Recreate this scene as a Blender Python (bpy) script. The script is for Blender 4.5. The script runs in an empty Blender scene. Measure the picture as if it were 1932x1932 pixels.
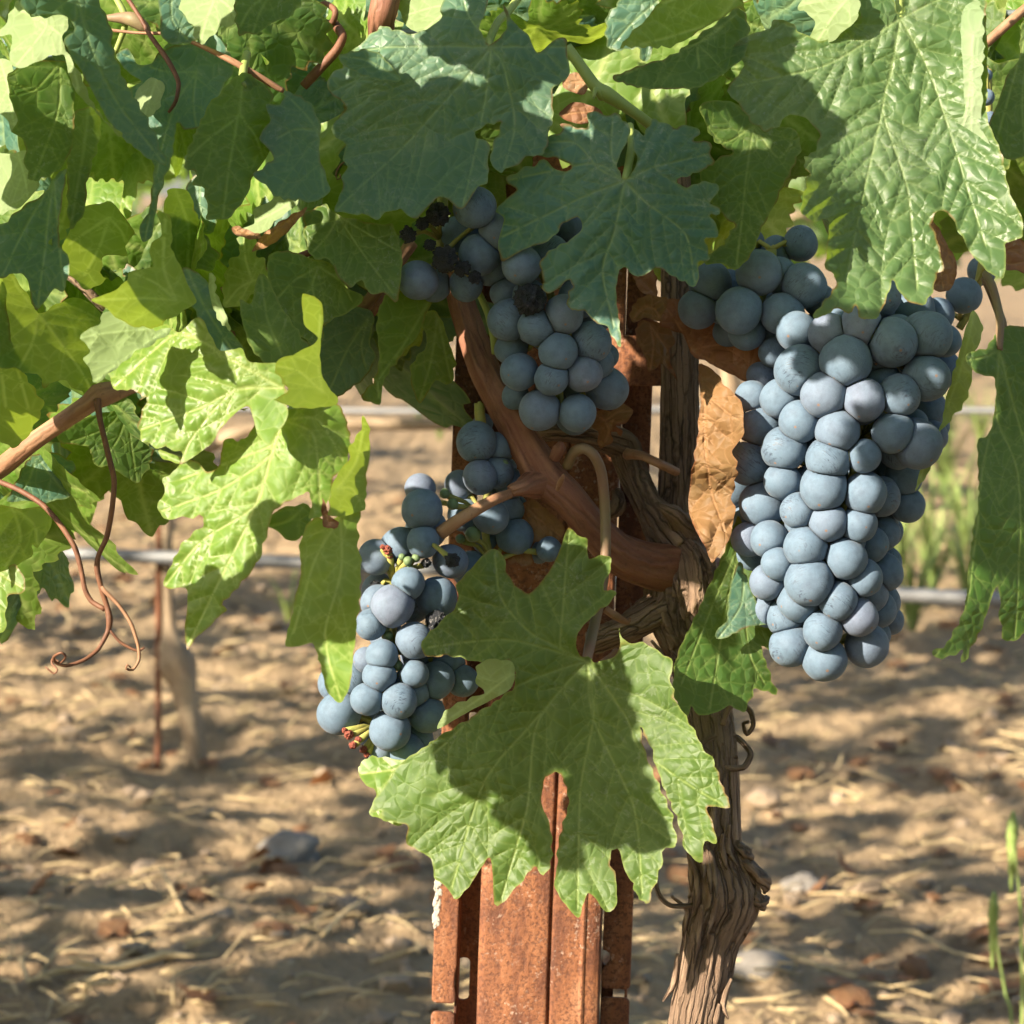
import bpy, bmesh, math, random
import numpy as np
from mathutils import Vector, Matrix, kdtree
from mathutils.geometry import delaunay_2d_cdt

random.seed(7)
RNG = np.random.default_rng(7)
SC = bpy.context.scene
COL = SC.collection

# ------------------------------------------------------------------ camera
CAM_H = 0.735
PITCH = math.atan(602 * 0.40 / 1932)
K = 0.40 / 1932                      # metres per picture unit at one metre
C0 = Vector((0, 0, CAM_H))
RIGHT = Vector((1, 0, 0))
FWD = Vector((0, math.cos(PITCH), -math.sin(PITCH)))
UP = Vector((0, math.sin(PITCH), math.cos(PITCH)))
cam_d = bpy.data.cameras.new('camera')
cam_d.sensor_width = 36
cam_d.lens = 90
cam_d.clip_start = 0.02
cam_d.clip_end = 2000
cam_d.dof.use_dof = True
cam_d.dof.focus_distance = 0.97
cam_d.dof.aperture_fstop = 23
cam = bpy.data.objects.new('camera', cam_d)
COL.objects.link(cam)
cam.location = C0
cam.rotation_euler = (math.pi / 2 - PITCH, 0, 0)
SC.camera = cam

# ------------------------------------------------------------------ light
SUN_AZ, SUN_EL = math.radians(53), math.radians(29)
SUN = Vector((-math.sin(SUN_AZ) * math.cos(SUN_EL), -math.cos(SUN_AZ) * math.cos(SUN_EL), math.sin(SUN_EL)))
world = bpy.data.worlds.new('World')
SC.world = world
world.use_nodes = True
wn = world.node_tree
sky = wn.nodes.new('ShaderNodeTexSky')
sky.sky_type = 'NISHITA'
sky.sun_disc = False
sky.sun_elevation = SUN_EL
sky.sun_rotation = math.atan2(SUN.x, SUN.y)
sky.air_density = 1.0
sky.dust_density = 1.5
bg = wn.nodes['Background']
bg.inputs[1].default_value = 0.075
wn.links.new(sky.outputs[0], bg.inputs[0])
sun_d = bpy.data.lights.new('sun', 'SUN')
sun_d.energy = 5.0
sun_d.angle = math.radians(0.53)
sun_d.color = (1.0, 0.87, 0.68)
sun = bpy.data.objects.new('sun', sun_d)
COL.objects.link(sun)
sun.rotation_euler = SUN.to_track_quat('Z', 'Y').to_euler()
sun.location = (-3, -3, 4)
SC.view_settings.view_transform = 'Standard'
SC.view_settings.look = 'None'
SC.view_settings.gamma = 1
SC.view_settings.exposure = 1.82
SC.cycles.use_denoising = True
SC.cycles.use_adaptive_sampling = True
SC.cycles.adaptive_threshold = 0.04
SC.cycles.max_bounces = 5
SC.cycles.diffuse_bounces = 3
SC.cycles.glossy_bounces = 2
SC.cycles.transmission_bounces = 3
SC.cycles.transparent_max_bounces = 8
SC.cycles.caustics_reflective = False
SC.cycles.caustics_refractive = False

# ------------------------------------------------------------------ helpers
REG = {0: (0, 0, 2500 / 1932), 1: (0, 0, 850 / 1932), 2: (750, 0, 850 / 1932), 3: (1650, 0, 850 / 1932),
       4: (0, 750, 950 / 1932), 5: (750, 750, 950 / 1932), 6: (1600, 700, 900 / 1739), 7: (0, 1600, 1000 / 1932),
       8: (850, 1600, 1650 / 1932), 9: (0, 500, 500 / 1932), 10: (1000, 1950, 900 / 1932), 11: (1450, 750, 450 / 1932),
       12: (1100, 1000, 700 / 1932), 13: (2150, 300, 350 / 1352)}


def R(n, pts):
    ox, oy, s = REG[n]
    return [((ox + x * s) * 0.7728, (oy + y * s) * 0.7728) for x, y in pts]


def RS(n):
    return REG[n][2] * 0.7728


def P(x, y, d):
    return C0 + FWD * d + RIGHT * ((x - 966) * K * d) + UP * ((966 - y) * K * d)


def ground_at(x, y, z=0.0):
    r = FWD + RIGHT * ((x - 966) * K) + UP * ((966 - y) * K)
    return C0 + r * ((z - CAM_H) / r.z)


WM = {}


def link(o, parent=None, mw=None):
    COL.objects.link(o)
    mw = mw or Matrix.Identity(4)
    WM[o.name] = mw
    if parent is None:
        o.matrix_world = mw
    else:
        o.parent = parent
        o.matrix_basis = WM[parent.name].inverted() @ mw
    return o


def tag(o, label=None, cat=None, group=None, kind=None):
    if label: o['label'] = label
    if cat: o['category'] = cat
    if group: o['group'] = group
    if kind: o['kind'] = kind
    return o


def empty(name, loc):
    o = bpy.data.objects.new(name, None)
    o.empty_display_size = 0.02
    return link(o, None, Matrix.Translation(loc))


def mesh_obj(name, verts, faces, mat, parent=None, mw=None, smooth=True, attrs=None, center=False):
    me = bpy.data.meshes.new(name)
    if center:
        v = np.asarray([tuple(p) for p in verts], dtype=float)
        c = v.mean(0)
        verts = (v - c).tolist()
        mw = (mw or Matrix.Identity(4)) @ Matrix.Translation(Vector(c))
    me.from_pydata([tuple(v) for v in verts], [], faces)
    for k, a in (attrs or {}).items():
        a = np.asarray(a, dtype=np.float32)
        if a.ndim == 1:
            me.attributes.new(k, 'FLOAT', 'POINT').data.foreach_set('value', a)
        else:
            me.attributes.new(k, 'FLOAT_VECTOR', 'POINT').data.foreach_set('vector', a.ravel())
    if smooth:
        me.polygons.foreach_set('use_smooth', [True] * len(me.polygons))
    me.materials.append(mat)
    me.update()
    o = bpy.data.objects.new(name, me)
    return link(o, parent, mw)


# --- numpy noise
_PERM = RNG.permutation(4096)
_VAL = RNG.random(4096) * 2 - 1


def vnoise(p):
    p = np.asarray(p, dtype=float)
    i = np.floor(p).astype(np.int64)
    f = p - i
    f = f * f * (3 - 2 * f)
    out = 0
    for dx in (0, 1):
        for dy in (0, 1):
            for dz in (0, 1):
                h = _PERM[(i[:, 0] + dx) & 4095]
                h = _PERM[(h + i[:, 1] + dy) & 4095]
                h = _PERM[(h + i[:, 2] + dz) & 4095]
                w = (f[:, 0] if dx else 1 - f[:, 0]) * (f[:, 1] if dy else 1 - f[:, 1]) * (f[:, 2] if dz else 1 - f[:, 2])
                out = out + _VAL[h] * w
    return out


def fbm(p, octv=4, gain=0.5):
    p = np.asarray(p, dtype=float)
    a, s, o = 1.0, 1.0, 0
    for k in range(octv):
        o = o + a * vnoise(p * s + 17.3 * k)
        a *= gain
        s *= 2.03
    return o


def catmull(pts, closed, step):
    pts = np.asarray(pts, dtype=float)
    n = len(pts)
    out = []
    rng = range(n) if closed else range(n - 1)
    for i in rng:
        p1, p2 = pts[i], pts[(i + 1) % n]
        if closed:
            p0, p3 = pts[i - 1], pts[(i + 2) % n]
        else:
            p0 = pts[i - 1] if i > 0 else 2 * p1 - p2
            p3 = pts[i + 2] if i + 2 < n else 2 * p2 - p1
        m = max(1, int(round(np.linalg.norm(p2 - p1) / step)))
        t = (np.arange(m) / m)[:, None]
        ta, tb = 0.38 * (p2 - p0), 0.38 * (p3 - p1)
        out.append((2 * t**3 - 3 * t**2 + 1) * p1 + (t**3 - 2 * t**2 + t) * ta + (-2 * t**3 + 3 * t**2) * p2 + (t**3 - t**2) * tb)
    if not closed:
        out.append(pts[-1:])
    return np.concatenate(out)


def inside(poly, q):
    q = np.atleast_2d(q)
    x, y = q[:, 0][:, None], q[:, 1][:, None]
    x1, y1 = poly[:, 0], poly[:, 1]
    x2, y2 = np.roll(x1, -1), np.roll(y1, -1)
    c = ((y1 > y) != (y2 > y)) & (x < (x2 - x1) * (y - y1) / (y2 - y1 + 1e-15) + x1)
    return c.sum(1) % 2 == 1


def tube_mesh(pts, radii, segs=10, rough=0.0, nfreq=40.0, stretch=0.15, step=None, cap=True, seed=0, octv=4):
    """A tapered tube along a smooth path; rough = relief in parts of the radius, drawn out along the length."""
    pts = np.array([tuple(p) for p in pts], dtype=float)
    rad = np.asarray(radii, dtype=float)
    step = step or max(1e-4, 0.6 * float(np.mean(rad)))
    q = catmull(np.concatenate([pts, rad[:, None]], 1), False, step)
    c, r = q[:, :3], np.maximum(q[:, 3], 1e-5)
    n = len(c)
    tang = np.gradient(c, axis=0)
    tang /= np.linalg.norm(tang, axis=1)[:, None] + 1e-12
    s = np.concatenate([[0], np.cumsum(np.linalg.norm(np.diff(c, axis=0), axis=1))])
    nrm = np.array([0.0, -1.0, 0.0])
    if abs(tang[0] @ nrm) > 0.9:
        nrm = np.array([0, 0, 1.0])
    V = []
    ang = np.linspace(0, 2 * math.pi, segs, endpoint=False)
    N0 = np.zeros((n, 3))
    for i in range(n):
        nrm = nrm - tang[i] * (tang[i] @ nrm)
        nrm /= np.linalg.norm(nrm) + 1e-12
        N0[i] = nrm
    B0 = np.cross(tang, N0)
    dirs = N0[:, None, :] * np.cos(ang)[None, :, None] + B0[:, None, :] * np.sin(ang)[None, :, None]
    rr = np.repeat(r[:, None], segs, 1)
    bark = np.zeros(n * segs)
    if rough > 0:
        q3 = np.stack([np.cos(ang)[None, :] * rr * nfreq + seed * 7.7, np.sin(ang)[None, :] * rr * nfreq, np.repeat((s * nfreq * stretch)[:, None], segs, 1)], -1).reshape(-1, 3)
        bark = fbm(q3, octv, 0.55)
        rr = rr * (1 + rough * bark.reshape(n, segs))
    verts = (c[:, None, :] + dirs * rr[:, :, None]).reshape(-1, 3).tolist()
    rm = float(r.mean())
    bpos = np.stack([np.repeat(np.cos(ang)[None, :] * rm, n, 0), np.repeat(np.sin(ang)[None, :] * rm, n, 0), np.repeat((s * 0.09)[:, None], segs, 1)], -1).reshape(-1, 3)
    faces = []
    for i in range(n - 1):
        for j in range(segs):
            a, b = i * segs + j, i * segs + (j + 1) % segs
            faces.append((a, b, b + segs, a + segs))
    if cap:
        faces.append(tuple(range(segs - 1, -1, -1)))
        faces.append(tuple(range((n - 1) * segs, n * segs)))
    return verts, faces, bark, bpos


def tube(name, pts, radii, mat, parent=None, **kw):
    v, f, b, s = tube_mesh(pts, radii, **kw)
    return mesh_obj(name, v, f, mat, parent, attrs={'bark': b, 'barkpos': s}, center=True)


# ------------------------------------------------------------------ materials
def new_mat(name):
    m = bpy.data.materials.new(name)
    m.use_nodes = True
    nt = m.node_tree
    return m, nt, nt.nodes['Principled BSDF'], nt.nodes['Material Output']


class NT:
    """Short hand for building node trees."""
    def __init__(s, nt): s.nt = nt

    def n(s, t, **kw):
        x = s.nt.nodes.new(t)
        for k, v in kw.items():
            setattr(x, k, v)
        return x

    def l(s, a, b): s.nt.links.new(a, b)

    def setin(s, node, idx, v):
        if hasattr(v, 'is_output'): s.l(v, node.inputs[idx])
        elif v is not None: node.inputs[idx].default_value = v

    def attr(s, name, out='Fac', typ='GEOMETRY'):
        return s.n('ShaderNodeAttribute', attribute_name=name, attribute_type=typ).outputs[out]

    def noise(s, vec=None, scale=5, detail=4, rough=0.55, dist=0.0):
        x = s.n('ShaderNodeTexNoise')
        if vec is not None: s.l(vec, x.inputs['Vector'])
        s.setin(x, 'Scale', scale); s.setin(x, 'Detail', detail); s.setin(x, 'Roughness', rough); s.setin(x, 'Distortion', dist)
        return x.outputs['Fac']

    def voro(s, vec=None, scale=5, feature='DISTANCE_TO_EDGE', rand=1.0):
        x = s.n('ShaderNodeTexVoronoi', feature=feature)
        if vec is not None: s.l(vec, x.inputs['Vector'])
        s.setin(x, 'Scale', scale); s.setin(x, 'Randomness', rand)
        return x.outputs['Distance']

    def ramp(s, f, stops, interp='LINEAR'):
        x = s.n('ShaderNodeValToRGB')
        x.color_ramp.interpolation = interp
        e = x.color_ramp.elements
        while len(e) < len(stops): e.new(0.5)
        for i, (p, c) in enumerate(stops):
            e[i].position = p
            e[i].color = (c, c, c, 1) if isinstance(c, (int, float)) else (*c, 1)
        s.l(f, x.inputs[0])
        return x.outputs[0]

    def mix(s, f, a, b, blend='MIX'):
        x = s.n('ShaderNodeMix', data_type='RGBA', blend_type=blend)
        s.setin(x, 0, f)
        for i, v in ((6, a), (7, b)):
            s.setin(x, i, (*v, 1) if isinstance(v, tuple) and len(v) == 3 else v)
        return x.outputs[2]

    def math(s, op, a, b=None, clamp=False):
        x = s.n('ShaderNodeMath', operation=op, use_clamp=clamp)
        s.setin(x, 0, a); s.setin(x, 1, b)
        return x.outputs[0]

    def mapping(s, vec, scale=(1, 1, 1), loc=None):
        x = s.n('ShaderNodeMapping')
        s.l(vec, x.inputs[0]); x.inputs['Scale'].default_value = scale
        if loc is not None: s.setin(x, 'Location', loc)
        return x.outputs[0]

    def bump(s, h, strength=0.5, dist=0.001, normal=None):
        x = s.n('ShaderNodeBump')
        s.setin(x, 'Strength', strength); s.setin(x, 'Distance', dist); s.l(h, x.inputs['Height'])
        if normal is not None: s.l(normal, x.inputs['Normal'])
        return x.outputs[0]

    def obj(s): return s.n('ShaderNodeTexCoord').outputs['Object']

    def rnd(s): return s.n('ShaderNodeObjectInfo').outputs['Random']


def leaf_material(name, top, top2, under, trans, vein_c, gloss=0.54, trans_f=0.42, bumpy=0.55, dust=0.38, spec=0.30, edge_c=(0.22, 0.25, 0.06)):
    m, nt, pb, out = new_mat(name)
    N = NT(nt)
    loc = N.attr('leafpos', 'Vector')
    rnd = N.rnd()
    off = N.n('ShaderNodeCombineXYZ'); N.l(N.math('MULTIPLY', rnd, 37.0), off.inputs[0]); N.l(N.math('MULTIPLY', rnd, 91.0), off.inputs[2])
    va = N.n('ShaderNodeVectorMath', operation='ADD'); N.l(loc, va.inputs[0]); N.l(off.outputs[0], va.inputs[1])
    vec = va.outputs[0]
    vein = N.attr('vein')
    edge = N.attr('edge')
    tone = N.attr('tone')
    haze = N.attr('haze')
    blem = N.attr('blem')
    col = N.mix(tone, top, top2)
    col = N.mix(N.math('MULTIPLY', rnd, 0.5), col, N.mix(0.5, col, (0.13, 0.17, 0.03)))
    net = N.voro(vec, 190)                       # the fine net of veins
    netm = N.ramp(net, [(0.0, 1), (0.10, 0)])
    f = N.math('ADD', vein, N.math('MULTIPLY', netm, 0.28), True)
    col = N.mix(N.math('MULTIPLY', f, 0.68), col, vein_c)
    nz = N.noise(vec, 460, 3, 0.7)               # dust and spray flecks
    fl = N.math('MULTIPLY', N.ramp(nz, [(0.55, 0), (0.64, 1)]), haze)
    col = N.mix(N.math('MULTIPLY', fl, dust), col, (0.42, 0.45, 0.36))
    col = N.mix(N.math('MULTIPLY', haze, dust * 0.25), col, (0.34, 0.37, 0.28))
    bl = N.ramp(N.math('ADD', blem, N.math('MULTIPLY', nz, 0.25)), [(1.03, 0), (1.08, 1)])
    col = N.mix(N.math('MULTIPLY', bl, 0.8), col, (0.10, 0.045, 0.015))
    em = N.ramp(edge, [(0.0, 1), (0.30, 0)])
    col = N.mix(N.math('MULTIPLY', em, 0.5), col, edge_c)
    tipm = N.ramp(blem, [(0.55, 0), (0.65, 1)])
    col = N.mix(N.math('MULTIPLY', N.math('MULTIPLY', em, tipm), 0.9), col, (0.12, 0.04, 0.015))
    ucol = N.mix(N.math('MULTIPLY', f, 0.7), under, tuple(c * 1.6 + 0.03 for c in under))
    ucol = N.mix(N.math('MULTIPLY', haze, 0.2), ucol, (0.36, 0.38, 0.28))
    ucol = N.mix(N.math('MULTIPLY', bl, 0.8), ucol, (0.12, 0.06, 0.02))
    back = N.n('ShaderNodeNewGeometry').outputs['Backfacing']
    N.l(N.mix(back, col, ucol), pb.inputs['Base Color'])
    N.l(N.math('ADD', N.math('MULTIPLY', back, 0.2), N.math('ADD', gloss - 0.05, N.math('MULTIPLY', haze, 0.15))), pb.inputs['Roughness'])
    pb.inputs['Specular IOR Level'].default_value = spec
    h = N.math('ADD', N.ramp(net, [(0, 0), (0.35, 1)]), N.math('MULTIPLY', vein, -0.6))
    nb = N.bump(h, bumpy, 0.0008)
    N.l(nb, pb.inputs['Normal'])
    tr = N.n('ShaderNodeBsdfTranslucent')
    tcol = N.mix(N.math('MULTIPLY', f, 0.6), trans, tuple(min(1, c * 1.4 + 0.06) for c in trans))
    tcol = N.mix(N.math('MULTIPLY', tone, 0.5), tcol, tuple(c * 0.65 for c in trans))
    tcol = N.mix(bl, tcol, (0.1, 0.03, 0.0))
    N.l(tcol, tr.inputs[0])
    ms = N.n('ShaderNodeMixShader'); ms.inputs[0].default_value = trans_f
    N.l(pb.outputs[0], ms.inputs[1]); N.l(tr.outputs[0], ms.inputs[2])
    N.l(ms.outputs[0], out.inputs[0])
    return m


M = {}
M['leaf'] = leaf_material('vine_leaf', (0.024, 0.070, 0.012), (0.044, 0.104, 0.018), (0.150, 0.215, 0.105), (0.30, 0.46, 0.03), (0.19, 0.25, 0.07), trans_f=0.30, dust=0.2)
M['leaf_young'] = leaf_material('vine_leaf_sunlit', (0.080, 0.175, 0.022), (0.125, 0.225, 0.032), (0.19, 0.26, 0.11), (0.42, 0.56, 0.05), (0.34, 0.40, 0.13), gloss=0.46, dust=0.05, spec=0.34, bumpy=0.3)  # brighter, yellower copy: sun on the lit leaves put into the colour
M['leaf_teal'] = leaf_material('vine_leaf_sky_tint', (0.040, 0.116, 0.096), (0.060, 0.146, 0.116), (0.135, 0.200, 0.135), (0.26, 0.42, 0.04), (0.20, 0.28, 0.13), gloss=0.48, dust=0.3, trans_f=0.30)  # blue sky light on shaded leaves mixed into the base colour
M['leaf_mid'] = leaf_material('vine_leaf_mid', (0.034, 0.088, 0.036), (0.056, 0.122, 0.046), (0.15, 0.215, 0.11), (0.34, 0.50, 0.03), (0.20, 0.27, 0.10), gloss=0.46, dust=0.25, trans_f=0.36, spec=0.36)
M['leaf_dry'] = leaf_material('vine_leaf_dead', (0.125, 0.052, 0.026), (0.250, 0.115, 0.058), (0.16, 0.082, 0.048), (0.42, 0.16, 0.05), (0.30, 0.165, 0.080), gloss=0.65, trans_f=0.22, bumpy=0.9, dust=0.2, edge_c=(0.16, 0.075, 0.04))


def grape_material():
    m, nt, pb, out = new_mat('grape_skin')
    N = NT(nt)
    o = N.obj(); rnd = N.rnd()
    off = N.n('ShaderNodeCombineXYZ'); N.l(N.math('MULTIPLY', rnd, 50.0), off.inputs[1])
    va = N.n('ShaderNodeVectorMath', operation='ADD'); N.l(o, va.inputs[0]); N.l(off.outputs[0], va.inputs[1])
    vec = va.outputs[0]
    skin = N.mix(rnd, (0.012, 0.016, 0.030), (0.020, 0.016, 0.034))
    bloom = N.mix(N.math('MULTIPLY', N.ramp(rnd, [(0.75, 0), (1, 1)]), 0.45), (0.086, 0.140, 0.200), (0.20, 0.17, 0.25))
    bloom = N.mix(N.noise(vec, 1.6, 2), bloom, (0.122, 0.172, 0.238))
    amt = N.ramp(N.noise(vec, 2.2, 5, 0.6), [(0.25, 0.68), (0.55, 0.98)])
    fine = N.ramp(N.noise(vec, 16, 4, 0.7), [(0.3, 0.86), (0.55, 1)])
    amt = N.math('MULTIPLY', amt, fine)
    # rubbed streaks where the bloom is gone
    st = N.noise(N.mapping(vec, (1.2, 1.2, 9.0)), 2.3, 3, 0.6, 0.8)
    st = N.ramp(st, [(0.555, 1), (0.60, 0)])
    gate = N.ramp(N.noise(vec, 1.1, 1), [(0.45, 0), (0.55, 1)])
    gate2 = N.ramp(N.math('FRACT', N.math('MULTIPLY', rnd, 7.31)), [(0.6, 0), (0.75, 1)])
    rub = N.math('MULTIPLY', N.math('MULTIPLY', N.math('SUBTRACT', 1.0, st), gate), gate2)
    amt = N.math('MULTIPLY', amt, N.math('SUBTRACT', 1.0, N.math('MULTIPLY', rub, 0.65)))
    sp = N.ramp(N.voro(vec, 5.5, 'F1'), [(0.045, 1), (0.075, 0)])
    spg = N.ramp(N.noise(vec, 2.0, 1), [(0.52, 0), (0.58, 1)])
    amt = N.math('MULTIPLY', amt, N.math('SUBTRACT', 1.0, N.math('MULTIPLY', N.math('MULTIPLY', sp, spg), 0.7)))
    col = N.mix(amt, skin, bloom)
    # the small brown scar at the tip
    sx = N.n('ShaderNodeSeparateXYZ'); N.l(o, sx.inputs[0])
    sc = N.ramp(sx.outputs[2], [(0.0, 0), (1.0, 1)])
    dt = N.n('ShaderNodeVectorMath', operation='DISTANCE'); N.l(o, dt.inputs[0]); dt.inputs[1].default_value = (0, 0, -1.0)
    scar = N.ramp(dt.outputs['Value'], [(0.05, 1), (0.085, 0)])
    col = N.mix(N.math('MULTIPLY', scar, 0.9), col, (0.20, 0.12, 0.08))
    N.l(col, pb.inputs['Base Color'])
    N.l(N.math('SUBTRACT', 0.72, N.math('MULTIPLY', rub, 0.35)), pb.inputs['Roughness'])
    pb.inputs['Specular IOR Level'].default_value = 0.3
    pb.inputs['Sheen Weight'].default_value = 0.075
    pb.inputs['Sheen Roughness'].default_value = 0.5
    N.l(N.bump(N.noise(vec, 14, 4, 0.6), 0.12, 0.05), pb.inputs['Normal'])
    return m


M['grape'] = grape_material()


def plain(name, c1, c2, scale=60, rough=0.7, bump=0.4, dist=0.001, stretch=None, attr_bark=False, spec=0.3):
    m, nt, pb, out = new_mat(name)
    N = NT(nt)
    v = N.obj()
    if stretch: v = N.mapping(v, stretch)
    n1 = N.noise(v, scale, 5, 0.6)
    f = N.ramp(n1, [(0.3, 0), (0.7, 1)])
    if attr_bark:
        f = N.math('ADD', N.math('MULTIPLY', f, 0.5), N.math('MULTIPLY', N.ramp(N.attr('bark'), [(0.0, 0), (0.6, 1)]), 0.5), True)
    N.l(N.mix(f, c1, c2), pb.inputs['Base Color'])
    pb.inputs['Roughness'].default_value = rough
    pb.inputs['Specular IOR Level'].default_value = spec
    N.l(N.bump(N.noise(v, scale * 3, 4, 0.6), bump, dist), pb.inputs['Normal'])
    return m


M['raisin'] = plain('shrivelled_grape', (0.007, 0.008, 0.011), (0.075, 0.08, 0.095), 260, 0.25, 0.9, 0.001, spec=0.5)
M['green_berry'] = plain('unripe_berry', (0.09, 0.15, 0.06), (0.15, 0.20, 0.10), 200, 0.5, 0.1)
M['red_stub'] = plain('red_stub', (0.17, 0.030, 0.024), (0.27, 0.085, 0.05), 300, 0.5, 0.5)
M['stem'] = plain('bunch_stem', (0.20, 0.22, 0.05), (0.30, 0.26, 0.08), 200, 0.6, 0.3)
M['petiole'] = plain('leaf_stalk', (0.17, 0.095, 0.065), (0.17, 0.14, 0.07), 60, 0.55, 0.3)
M['petiole_green'] = plain('leaf_stalk_green', (0.20, 0.27, 0.07), (0.27, 0.31, 0.10), 60, 0.5, 0.3)
M['tendril'] = plain('tendril_wood', (0.085, 0.036, 0.022), (0.18, 0.082, 0.044), 120, 0.6, 0.4)


def cane_material(name, dark, mid, light, crack=0.0, fibre=420):
    m, nt, pb, out = new_mat(name)
    N = NT(nt)
    o = N.obj()
    bp = N.attr('barkpos', 'Vector')
    bark = N.attr('bark')
    n1 = N.noise(o, 38, 4, 0.6)
    fib = N.noise(bp, fibre, 6, 0.7, 0.15)
    col = N.mix(N.ramp(n1, [(0.3, 0), (0.7, 1)]), dark, mid)
    col = N.mix(N.ramp(bark, [(0.1, 0), (0.75, 0.7)]), col, light)
    col = N.mix(N.ramp(fib, [(0.35, 0), (0.7, 0.6)]), col, light)
    wv = N.n('ShaderNodeVectorMath', operation='ADD')
    ws = N.n('ShaderNodeVectorMath', operation='SCALE'); ws.inputs['Scale'].default_value = 0.0022
    wz = N.n('ShaderNodeTexNoise'); N.l(o, wz.inputs[0]); wz.inputs['Scale'].default_value = 160
    N.l(wz.outputs['Color'], ws.inputs[0]); N.l(bp, wv.inputs[0]); N.l(ws.outputs[0], wv.inputs[1])
    cr = N.ramp(N.voro(wv.outputs[0], fibre * 0.30), [(0.0, 1), (0.10, 0)])
    col = N.mix(N.math('MULTIPLY', N.math('MULTIPLY', cr, N.ramp(N.noise(o, 60, 2), [(0.35, 0.15), (0.6, 1)])), 0.25 + 0.6 * crack), col, tuple(c * 0.18 for c in dark))
    col = N.mix(N.ramp(N.noise(o, 700, 3, 0.6), [(0.6, 0), (0.75, 0.5)]), col, tuple(c * 0.35 for c in dark))
    N.l(col, pb.inputs['Base Color'])
    pb.inputs['Roughness'].default_value = 0.66
    pb.inputs['Specular IOR Level'].default_value = 0.3
    N.l(N.bump(N.math('SUBTRACT', fib, N.math('MULTIPLY', cr, 0.9)), 0.25 + 0.6 * crack, 0.0012 + 0.0015 * crack), pb.inputs['Normal'])
    return m


M['arm'] = cane_material('ripened_cane', (0.110, 0.036, 0.024), (0.185, 0.074, 0.046), (0.29, 0.15, 0.09), crack=0.25)
M['cane'] = cane_material('young_cane', (0.16, 0.070, 0.042), (0.25, 0.125, 0.070), (0.34, 0.21, 0.12))
M['bark'] = cane_material('old_bark', (0.080, 0.050, 0.034), (0.185, 0.118, 0.078), (0.34, 0.235, 0.160), crack=0.9, fibre=900)
M['bark_far'] = cane_material('far_bark', (0.16, 0.11, 0.07), (0.28, 0.20, 0.125), (0.40, 0.30, 0.19))


def rust_material():
    m, nt, pb, out = new_mat('rusted_steel')
    N = NT(nt)
    o = N.obj()
    n1 = N.noise(N.mapping(o, (1, 1, 0.35)), 90, 6, 0.65)
    col = N.ramp(n1, [(0.25, (0.042, 0.018, 0.012)), (0.40, (0.120, 0.044, 0.022)), (0.56, (0.215, 0.084, 0.036)), (0.8, (0.29, 0.145, 0.080))])
    n2 = N.noise(o, 620, 4, 0.7)
    col = N.mix(N.ramp(n2, [(0.40, 0.75), (0.52, 0)]), col, (0.07, 0.026, 0.014))
    pale = N.math('MULTIPLY', N.ramp(N.noise(o, 420, 3, 0.6), [(0.58, 0), (0.66, 1)]), N.ramp(N.noise(o, 40, 2), [(0.45, 0), (0.6, 1)]))
    col = N.mix(N.math('MULTIPLY', pale, 0.5), col, (0.40, 0.30, 0.24))
    N.l(col, pb.inputs['Base Color'])
    pb.inputs['Roughness'].default_value = 0.72
    pb.inputs['Metallic'].default_value = 0.0
    pb.inputs['Specular IOR Level'].default_value = 0.3
    N.l(N.bump(N.math('ADD', n2, N.math('MULTIPLY', n1, 0.8)), 0.55, 0.0012), pb.inputs['Normal'])
    return m


M['rust'] = rust_material()
M['lime'] = plain('pale_residue', (0.30, 0.26, 0.22), (0.46, 0.42, 0.37), 300, 0.8, 0.6)
M['wire'] = plain('galvanised_wire', (0.07, 0.09, 0.09), (0.12, 0.14, 0.14), 200, 0.45, 0.2, spec=0.5)
M['hose'] = plain('drip_hose', (0.09, 0.10, 0.11), (0.15, 0.15, 0.15), 30, 0.45, 0.2, spec=0.5)
M['stone'] = plain('field_stone', (0.13, 0.115, 0.10), (0.22, 0.20, 0.175), 25, 0.85, 0.6, 0.004)
M['straw'] = plain('dry_straw', (0.34, 0.25, 0.13), (0.50, 0.39, 0.22), 60, 0.7, 0.2)
M['clod'] = plain('soil_clod', (0.15, 0.110, 0.076), (0.30, 0.228, 0.158), 18, 0.95, 0.8, 0.006)
M['weed'] = plain('weed_leaf', (0.13, 0.20, 0.045), (0.24, 0.30, 0.10), 40, 0.6, 0.2)


def soil_material():
    m, nt, pb, out = new_mat('vineyard_soil')
    N = NT(nt)
    o = N.obj()
    n1 = N.noise(o, 3.2, 6, 0.6)
    n2 = N.noise(o, 26, 5, 0.65)
    n3 = N.noise(o, 140, 3, 0.6)
    col = N.ramp(n2, [(0.28, (0.090, 0.062, 0.038)), (0.5, (0.205, 0.145, 0.086)), (0.75, (0.33, 0.240, 0.142))])
    col = N.mix(N.ramp(n1, [(0.35, 0.0), (0.7, 0.6)]), col, (0.320, 0.235, 0.140))
    col = N.mix(N.ramp(n3, [(0.62, 0), (0.72, 0.6)]), col, (0.46, 0.37, 0.25))
    N.l(col, pb.inputs['Base Color'])
    pb.inputs['Roughness'].default_value = 0.95
    pb.inputs['Specular IOR Level'].default_value = 0.15
    N.l(N.bump(N.math('ADD', n2, N.math('MULTIPLY', n3, 0.4)), 0.8, 0.02), pb.inputs['Normal'])
    return m


M['soil'] = soil_material()

# ------------------------------------------------------------------ the ground
ROW_SLOPE = -0.26                    # the rows run away to the left


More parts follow.
